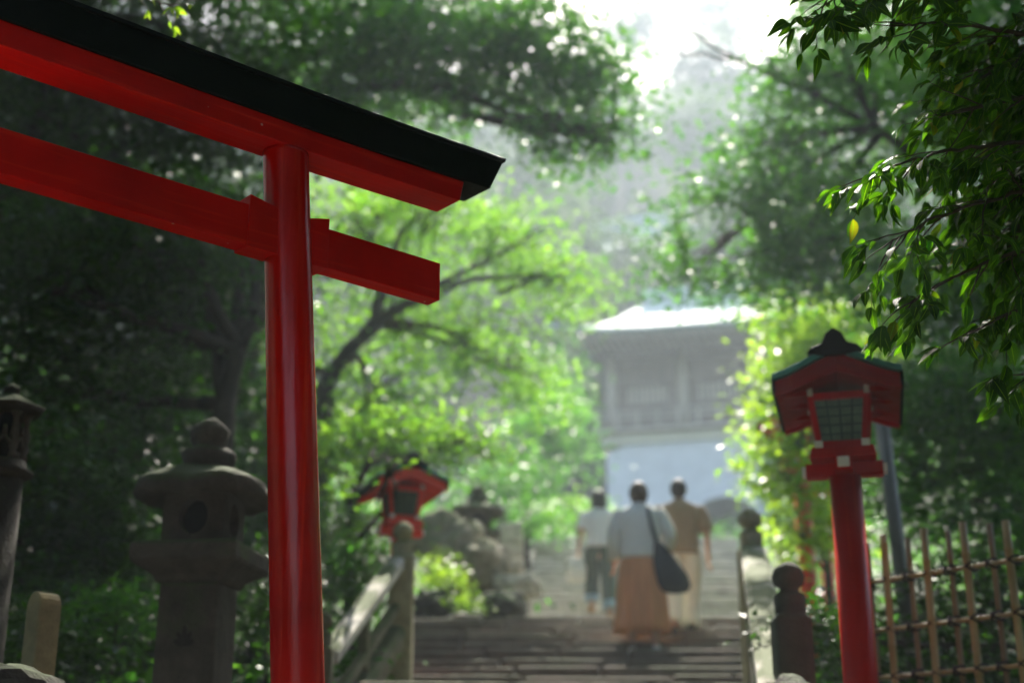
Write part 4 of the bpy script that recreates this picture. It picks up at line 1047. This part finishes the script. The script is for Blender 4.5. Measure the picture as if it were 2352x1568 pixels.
lim = [
    # top cluster reaching to (1830,0)
    ([wp(2750, 60, 4.3), wp(2450, -30, 4.2), wp(2200, -40, 4.1), wp(2000, -20, 4.05), wp(1900, -5, 4.0)], .014, 26, .3),
    ([wp(2700, 120, 4.2), wp(2420, 90, 4.2), wp(2180, 55, 4.15), wp(2080, 60, 4.1)], .012, 14, .3),
    # mass at the right edge
    ([wp(2800, 300, 4.3), wp(2560, 230, 4.25), wp(2380, 220, 4.2), wp(2230, 250, 4.15)], .014, 22, .34),
    ([wp(2800, 380, 4.2), wp(2540, 330, 4.2), wp(2300, 330, 4.15), wp(2120, 360, 4.1), wp(2010, 400, 4.08)], .012, 20, .26),
    ([wp(2820, 480, 4.4), wp(2560, 430, 4.35), wp(2350, 440, 4.3), wp(2150, 500, 4.25), wp(2040, 560, 4.2)], .012, 22, .28),
    ([wp(2820, 600, 4.5), wp(2560, 560, 4.4), wp(2350, 580, 4.3), wp(2180, 640, 4.25), wp(2080, 700, 4.2)], .012, 17, .26),
    ([wp(2820, 720, 4.4), wp(2560, 690, 4.35), wp(2380, 700, 4.3), wp(2230, 760, 4.25)], .011, 11, .24),
    ([wp(2850, 160, 4.8), wp(2600, 170, 4.7), wp(2420, 260, 4.7), wp(2330, 400, 4.6)], .016, 44, .38),
    ([wp(2850, 300, 5.0), wp(2650, 380, 4.9), wp(2480, 470, 4.9), wp(2330, 560, 4.8)], .016, 38, .38),
    ([wp(2850, 60, 4.6), wp(2600, 90, 4.6), wp(2400, 130, 4.5), wp(2250, 160, 4.4)], .012, 24, .34),
    ([wp(2850, 420, 4.7), wp(2620, 330, 4.7), wp(2420, 330, 4.65), wp(2280, 380, 4.6)], .012, 26, .34),
    ([wp(2850, 520, 5.1), wp(2620, 560, 5.0), wp(2440, 620, 5.0), wp(2300, 700, 4.9)], .012, 22, .34),
    ([wp(2850, 240, 5.3), wp(2650, 200, 5.2), wp(2450, 200, 5.2), wp(2300, 240, 5.1)], .012, 44, .4),
    ([wp(2850, 20, 5.6), wp(2650, 100, 5.6), wp(2500, 160, 5.5), wp(2320, 180, 5.4)], .012, 60, .46),
    ([wp(2850, 100, 5.0), wp(2650, 20, 5.0), wp(2450, 40, 4.9), wp(2280, 90, 4.8)], .012, 52, .42),
    ([wp(2850, 350, 5.4), wp(2650, 420, 5.4), wp(2450, 480, 5.3), wp(2250, 540, 5.2)], .012, 52, .42),
    ([wp(2850, 150, 5.8), wp(2650, 300, 5.8), wp(2450, 330, 5.7), wp(2280, 330, 5.6)], .012, 60, .46),
    ([wp(2850, 650, 5.2), wp(2650, 700, 5.1), wp(2480, 760, 5.0), wp(2380, 840, 4.9)], .012, 20, .34),
    ([wp(2820, 800, 4.6), wp(2600, 800, 4.5), wp(2450, 830, 4.4), wp(2350, 860, 4.3)], .01, 7, .2),
]
tr_ = [Vector((2.95, 5.4, 0)), Vector((2.9, 5.2, 1.8)), Vector((2.75, 5.0, 3.0)), Vector((2.6, 4.9, 4.3))]
nt_ = near_tree('evergreen_tree', 'near evergreen with sharp dark glossy leaves hanging in from the upper right', (2.95, 5.4), lim+[([tuple(v) for v in tr_], .07, 2, .2)], 'leaf_near', cat='tree')
near_tree('leafy_branch', 'small sunlit yellow-green sprig above the torii roof at top left', (-4.3, 6.2),
          [([(-4.3, 6.2, ground_z(-4.3, 6.2)), (-4.1, 6.1, 5), wp(-300, -330, 5.6), wp(100, -120, 5.2), wp(310, -15, 5.1), wp(385, 12, 5.05)], .014, 16, .16)], 'leaf_yellow', .055, dens=.7)

# ------------------------------------------------------------------ people
def skin_body(loc, label, chains, rz=0):
    """chains: list of (points, radii); the first is rooted at the pelvis, others start on an existing point"""
    V_ = []; E_ = []; Rr = []; key = {}; roots = set()
    for ci, (pts, rad) in enumerate(chains):
        prev = None
        for p_, r_ in zip(pts, rad):
            k_ = tuple(round(v, 4) for v in p_)
            if k_ not in key:
                key[k_] = len(V_); V_.append(p_); Rr.append(r_)
                if prev is None: roots.add(key[k_])
            i = key[k_]
            if prev is not None and prev != i: E_.append((prev, i))
            prev = i
    me = bpy.data.meshes.new('person'); me.from_pydata(V_, E_, []); me.update()
    o = link('person', me, M['skin']); o.location = loc; o.rotation_euler.z = rz
    m = o.modifiers.new('skin', 'SKIN'); m.use_smooth_shade = True; m.branch_smoothing = .6
    for i, v in enumerate(me.skin_vertices[0].data):
        r_ = Rr[i]; v.radius = (r_, r_) if not isinstance(r_, tuple) else r_; v.use_root = i in roots
    s_ = o.modifiers.new('sub', 'SUBSURF'); s_.levels = 2; s_.render_levels = 2
    return tag(o, label, 'person')
def hand(wr, d, curl, inw):
    """palm and five fingers from the wrist, d = pointing direction, inw = towards the thumb side"""
    wr = Vector(wr); d = Vector(d).normalized(); inw = (Vector(inw)-d*Vector(inw).dot(d)).normalized(); nrm_ = d.cross(inw).normalized()*curl
    pc = wr+d*.045; out = [([tuple(wr), tuple(pc)], [.02, (.03)])]
    for k_, (o_, L_) in enumerate(((.026, .068), (.009, .078), (-.008, .073), (-.025, .058))):
        a_ = wr+d*.06+inw*o_; b_ = a_+d*L_*.5+nrm_*.008; c_ = b_+d*L_*.3+nrm_*.02; e_ = c_+d*L_*.18+nrm_*.02
        out.append(([tuple(a_), tuple(b_), tuple(c_), tuple(e_)], [.0095, .009, .0085, .007]))
    a_ = wr+d*.02+inw*.02; out.append(([tuple(a_), tuple(a_+d*.025+inw*.022), tuple(a_+d*.055+inw*.026+nrm_*.01)], [.011, .01, .008]))
    return out
def figure(loc, label, h, legs, arms, rz=0, lean=0, broad=1):
    """h height; legs/arms: joint lists per side, figure faces +Y (away from the camera)"""
    s = h/1.65; Z = lambda z: z*s
    pel = (0, 0, Z(.88)); ch = [([pel, (0, lean*.3, Z(1.05)), (0, lean*.6, Z(1.22)), (0, lean, Z(1.33)), (0, lean+.005, Z(1.40)), (0, lean+.012, Z(1.455)), (0, lean+.02, Z(1.53)), (0, lean+.022, Z(1.60))],
                                 [(.13*s*broad, .1*s), (.115*s*broad, .088*s), (.13*s*broad, .095*s), (.1*s*broad, .075*s), (.048*s, .048*s), (.052*s, .055*s), (.078*s, .092*s), (.058*s, .07*s)])]
    ch.append(([(0, lean+.02, Z(1.53)), (0, lean+.095, Z(1.515)), (0, lean+.118, Z(1.505))], [(.078*s, .092*s), .02, .01]))
    for s_ in (-1, 1): ch.append(([(0, lean+.02, Z(1.53)), (s_*.078*s, lean+.008, Z(1.525)), (s_*.088*s, lean-.002, Z(1.53))], [.07, .014, .012]))
    for sd_, lg in zip((-1, 1), legs):
        P = [pel, (sd_*.085*s, 0, Z(.8))]+[tuple(v) for v in lg]; ch.append((P, [.12*s, .085*s, .055*s, .036*s, .03*s, .028*s][:len(P)]))
    for sd_, am in zip((-1, 1), arms):
        P = [(0, lean, Z(1.33)), (sd_*.165*s*broad, lean, Z(1.345))]+[tuple(v) for v in am]; ch.append((P, [.1*s, .05*s, .036*s, .023*s][:len(P)]))
        wr = Vector(am[-1]); el = Vector(am[-2]); ch += hand(wr, wr-el, .6*sd_, (-sd_*.2, 1, 0))
    return skin_body(loc, label, ch, rz)
def loft(name, parent, secs, mat, pleat=0, n=36, np_=0, solid=.006):
    bm = bmesh.new(); S = []
    for k_, (c, rx, ry, pw) in enumerate(secs):
        r_ = []; am = pleat*(k_/(len(secs)-1))
        for i in range(n):
            t = 2*math.pi*i/n; c_, s_ = math.cos(t), math.sin(t); kk = (abs(c_)**pw+abs(s_)**pw)**(-1/pw)
            f = 1+am*(math.sin(np_*t)+.5*math.sin(np_*1.7*t+1))
            r_.append(Vector((c[0]+c_*kk*rx*f, c[1]+s_*kk*ry*f, c[2])))
        S.append(r_)
    rings(bm, S, caps=False)
    o = fbm(name, bm, mat, parent, True); m = o.modifiers.new('solid', 'SOLIDIFY'); m.thickness = solid; m.offset = 0
    return o
def limb_cloth(name, parent, pts, rad, mat, n=16):
    bm = bmesh.new(); v, f = tube_data(smoothline(pts, 4), list(np.interp(np.linspace(0, len(pts)-1, (len(pts)-1)*4+1), range(len(pts)), rad)), n)
    vs = [bm.verts.new(p_) for p_ in v]
    for q_ in f: bm.faces.new([vs[i] for i in q_])
    o = fbm(name, bm, mat, parent, True); m = o.modifiers.new('solid', 'SOLIDIFY'); m.thickness = .005; m.offset = 0
    return o
def hair(parent, c, r, mat, long=0, name='hair', bun=False):
    bm = bmesh.new(); bmesh.ops.create_icosphere(bm, subdivisions=4, radius=1)
    from mathutils import noise
    for v in bm.verts:
        n_ = v.co.copy(); f = 1+.05*noise.noise(n_*5)+.03*noise.noise(n_*14)
        if n_.y > .35 and n_.z < .45: f *= .86           # face left free
        x, y, z = n_.x*r[0]*f, n_.y*r[1]*f, n_.z*r[2]*f
        if n_.z < 0 and n_.y < .35: z -= long*min(1, -n_.z*1.5); x *= 1+.18*(long > .05)*min(1, -n_.z)
        v.co = Vector((x, y, z))
    if bun:
        e = bmesh.ops.create_icosphere(bm, subdivisions=3, radius=.042); bmesh.ops.translate(bm, verts=e['verts'], vec=(0, -r[1]*.9, -.02))
    o = fbm(name, bm, mat, parent, True); o.location = c; return o
def shoe(parent, at, yaw, mat, pitch=0):
    bm = bmesh.new(); S = []
    for y, wd, h in ((-.075, .026, .05), (-.06, .036, .075), (-.02, .038, .08), (.04, .04, .06), (.1, .046, .045), (.15, .04, .036), (.175, .022, .024)):
        S.append([Vector((x*wd, y, z)) for x, z in ((-1, 0), (1, 0), (1.0, h*.5), (.7, h), (-.7, h), (-1.0, h*.5))])
    rings(bm, S); o = fbm('shoe', bm, mat, parent, True, bevel=.003); o.location = at; o.rotation_euler = (pitch, 0, yaw); return o

# woman in the long rust skirt
a = W(1478, 1505, 13.0); s_ = .97; zf = a.z
k = 1.59/1.65
A1 = figure((a.x, 13.0, zf), 'person seen from behind in pale knit top and long rust skirt', 1.59,
            [[(-.09, .06, .46), (-.09, .02, .1), (-.09, .04, .06)], [(.1, -.02, .46), (.11, -.1, .1), (.11, -.08, .06)]],
            [[(-.235, -.02, 1.06), (-.24, .06, .86)], [(.27, -.04, 1.08), (.24, .09, .93)]], broad=1.02)
loft('sweater', A1, [((0, 0, z*k), rx, ry, pw) for z, rx, ry, pw in ((1.445, .055, .055, 2), (1.425, .075, .065, 2), (1.39, .15, .085, 2.3), (1.35, .195, .11, 2.5), (1.27, .205, .125, 2.5), (1.15, .19, .13, 2.3), (1.02, .19, .135, 2.2), (.93, .2, .15, 2.2), (.9, .19, .145, 2.2))], M['white_knit'], .01, 40, 7)
limb_cloth('sleeve', A1, [(-.165, 0, 1.31), (-.225, -.01, 1.18), (-.25, -.02, 1.04), (-.25, .05, .87)], [.068, .066, .06, .046], M['white_knit'])
limb_cloth('sleeve', A1, [(.165, 0, 1.31), (.235, -.02, 1.18), (.275, -.04, 1.06), (.245, .08, .95)], [.068, .066, .06, .046], M['white_knit'])
loft('skirt', A1, [((0, -.005*i, z*k), rx, ry, 2.1) for i, (z, rx, ry) in enumerate(((.95, .15, .12), (.88, .19, .15), (.78, .205, .17), (.6, .22, .19), (.4, .23, .2), (.28, .24, .21), (.2, .246, .22)))], M['skirt'], .075, 120, 9)
hair(A1, (0, .012, 1.545*k), (.088, .098, .112), M['hair_brown'], .0, bun=True)
shoe(A1, (-.1, .02, .0), 0, M['whitebag']); shoe(A1, (.11, -.1, .0), 0, M['whitebag'])
# her bag: strap from the shoulder, soft pouch at the hip
bg_ = empty('shoulder_bag', (a.x+.23, 13.0-.1, zf+.72), 'large dark shoulder bag hanging at the right hip of the person in the rust skirt', 'bag')
bm = bmesh.new(); S = []
for z, rx, ry, dx in ((-.18, .05, .03, .07), (-.165, .12, .055, .055), (-.1, .165, .075, .04), (0, .16, .075, .015), (.1, .125, .06, -.02), (.2, .08, .04, -.05), (.27, .04, .022, -.075), (.29, .018, .014, -.085)):
    S.append([Vector((p_.x*(1+.05*math.sin(i*1.3)), p_.y, p_.z)) for i, p_ in enumerate(circ((dx, -.02, z), rx, ry, 24, 0, 2.3))])
rings(bm, S); fbm('pouch', bm, M['bag'], bg_, True)
bm = bmesh.new()
for dy in (-.02, .015):
    v, f = tube_data(smoothline([(-.08, dy-.02, .24), (-.13, dy-.03, .42), (-.155, dy+.0, .56), (-.145, dy+.07, .635), (-.13, dy+.15, .6), (-.11, dy+.17, .4), (-.085, dy+.05, .27)], 5), [.016]*31, 8)
    vs = [bm.verts.new(p_) for p_ in v]
    for q_ in f: bm.faces.new([vs[i] for i in q_])
fbm('strap', bm, M['bag'], bg_, True)

# woman with the dark bob, higher up
b = W(1382, 1424, 17.7)
B1 = figure((b.x, 17.7, b.z), 'person seen from behind with dark bob hair, pale lilac top and slate trousers', 1.6,
            [[(-.1, .16, .55), (-.11, .1, .24), (-.11, .14, .18)], [(.09, -.02, .45), (.1, -.1, .08), (.1, -.06, .05)]],
            [[(-.24, -.04, 1.07), (-.27, .05, .86)], [(.24, .0, 1.08), (.235, .1, .88)]])
loft('shirt', B1, [((0, 0, z), rx, ry, 2.3) for z, rx, ry in ((1.425, .06, .055), (1.4, .08, .065), (1.37, .15, .085), (1.33, .19, .105), (1.2, .185, .12), (1.05, .165, .12), (.95, .185, .135), (.9, .19, .14))], M['lilac'], .01, 40, 6)
limb_cloth('sleeve', B1, [(-.16, 0, 1.32), (-.21, -.01, 1.22), (-.235, -.02, 1.13)], [.07, .072, .07], M['lilac'])
limb_cloth('sleeve', B1, [(.16, 0, 1.32), (.21, 0, 1.22), (.235, 0, 1.13)], [.07, .072, .07], M['lilac'])
limb_cloth('trouser_leg', B1, [(-.07, 0, .93), (-.1, .05, .78), (-.105, .15, .55), (-.11, .1, .3)], [.12, .115, .095, .085], M['slate'])
limb_cloth('trouser_leg', B1, [(.07, 0, .93), (.095, 0, .78), (.095, -.02, .5), (.1, -.08, .18)], [.12, .115, .095, .085], M['slate'])
limb_cloth('cuff', B1, [(-.11, .1, .33), (-.11, .1, .25)], [.092, .09], M['denim']); limb_cloth('cuff', B1, [(.1, -.07, .22), (.1, -.09, .12)], [.092, .09], M['denim'])
hair(B1, (0, .012, 1.53), (.1, .105, .115), M['hair'], .13)
shoe(B1, (-.11, .13, .14), 0, M['tan'], .0); shoe(B1, (.1, -.08, .0), 0, M['tan'])
t_ = empty('tote_bag', (b.x-.3, 17.7+.04, b.z+.48), 'white canvas tote held at the left side of the person in the lilac top', 'bag')
bm = bmesh.new()
rings(bm, [circ((0, 0, z), rx, ry, 20, 0, 3) for z, rx, ry in ((0, .09, .03), (.02, .12, .05), (.15, .125, .055), (.28, .12, .03), (.3, .118, .012))]); fbm('pouch', bm, M['whitebag'], t_, True)
bm = bmesh.new(); tube_bm(bm, smoothline([(-.06, 0, .29), (-.03, 0, .36), (.02, 0, .385), (.05, 0, .36), (.07, 0, .29)], 4), [.008]*17, 6); fbm('handle', bm, M['whitebag'], t_, True)

# man in brown shirt
c = W(1572, 1478, 14.35)
C1 = figure((c.x, 14.35, c.z), 'person with short dark hair walking up in brown short-sleeved shirt and cream trousers', 1.68,
            [[(-.1, -.08, .44), (-.14, -.28, .13), (-.14, -.24, .09)], [(.09, .12, .5), (.08, .06, .16), (.08, .1, .13)]],
            [[(-.26, -.05, 1.1), (-.25, .08, .9)], [(.27, -.02, 1.1), (.29, .08, .87)]], broad=1.08)
k = 1.68/1.65
loft('shirt', C1, [((0, 0, z*k), rx, ry, 2.4) for z, rx, ry in ((1.43, .065, .06), (1.405, .085, .07), (1.375, .165, .09), (1.34, .208, .11), (1.2, .205, .128), (1.05, .185, .125), (.93, .19, .135), (.87, .195, .14))], M['brown'], .012, 40, 6)
limb_cloth('sleeve', C1, [(-.175, 0, 1.36), (-.235, -.01, 1.25), (-.262, -.03, 1.13)], [.075, .078, .074], M['brown'])
limb_cloth('sleeve', C1, [(.175, 0, 1.36), (.235, -.01, 1.25), (.268, -.02, 1.13)], [.075, .078, .074], M['brown'])
limb_cloth('trouser_leg', C1, [(-.075, 0, .95), (-.1, -.02, .8), (-.105, -.08, .46), (-.14, -.27, .14)], [.125, .12, .1, .085], M['cream_cloth'])
limb_cloth('trouser_leg', C1, [(.075, 0, .95), (.1, .03, .8), (.092, .12, .5), (.08, .06, .17)], [.125, .12, .1, .085], M['cream_cloth'])
hair(C1, (0, .0, 1.535*k+.01), (.086, .1, .105), M['hair'], 0)
shoe(C1, (-.14, -.27, .04), 0, M['black'], R(-12)); shoe(C1, (.08, .08, .12), 0, M['black'])

# ------------------------------------------------------------------ haze in the air above the steps
bm = bmesh.new(); box(bm, (0, 60, 35), (700, 760, 94))
hz, t2, p2_ = newmat('haze_air'); t2.nodes.remove(p2_)
pv = nodes(t2, 'ShaderNodeVolumePrincipled'); pv.inputs['Color'].default_value = (.76, .88, 1, 1)
pv.inputs['Density'].default_value = .0019; pv.inputs['Anisotropy'].default_value = .42
t2.links.new(pv.outputs[0], t2.nodes['Material Output'].inputs['Volume'])
tag(fbm('haze', bm, hz), kind='stuff')
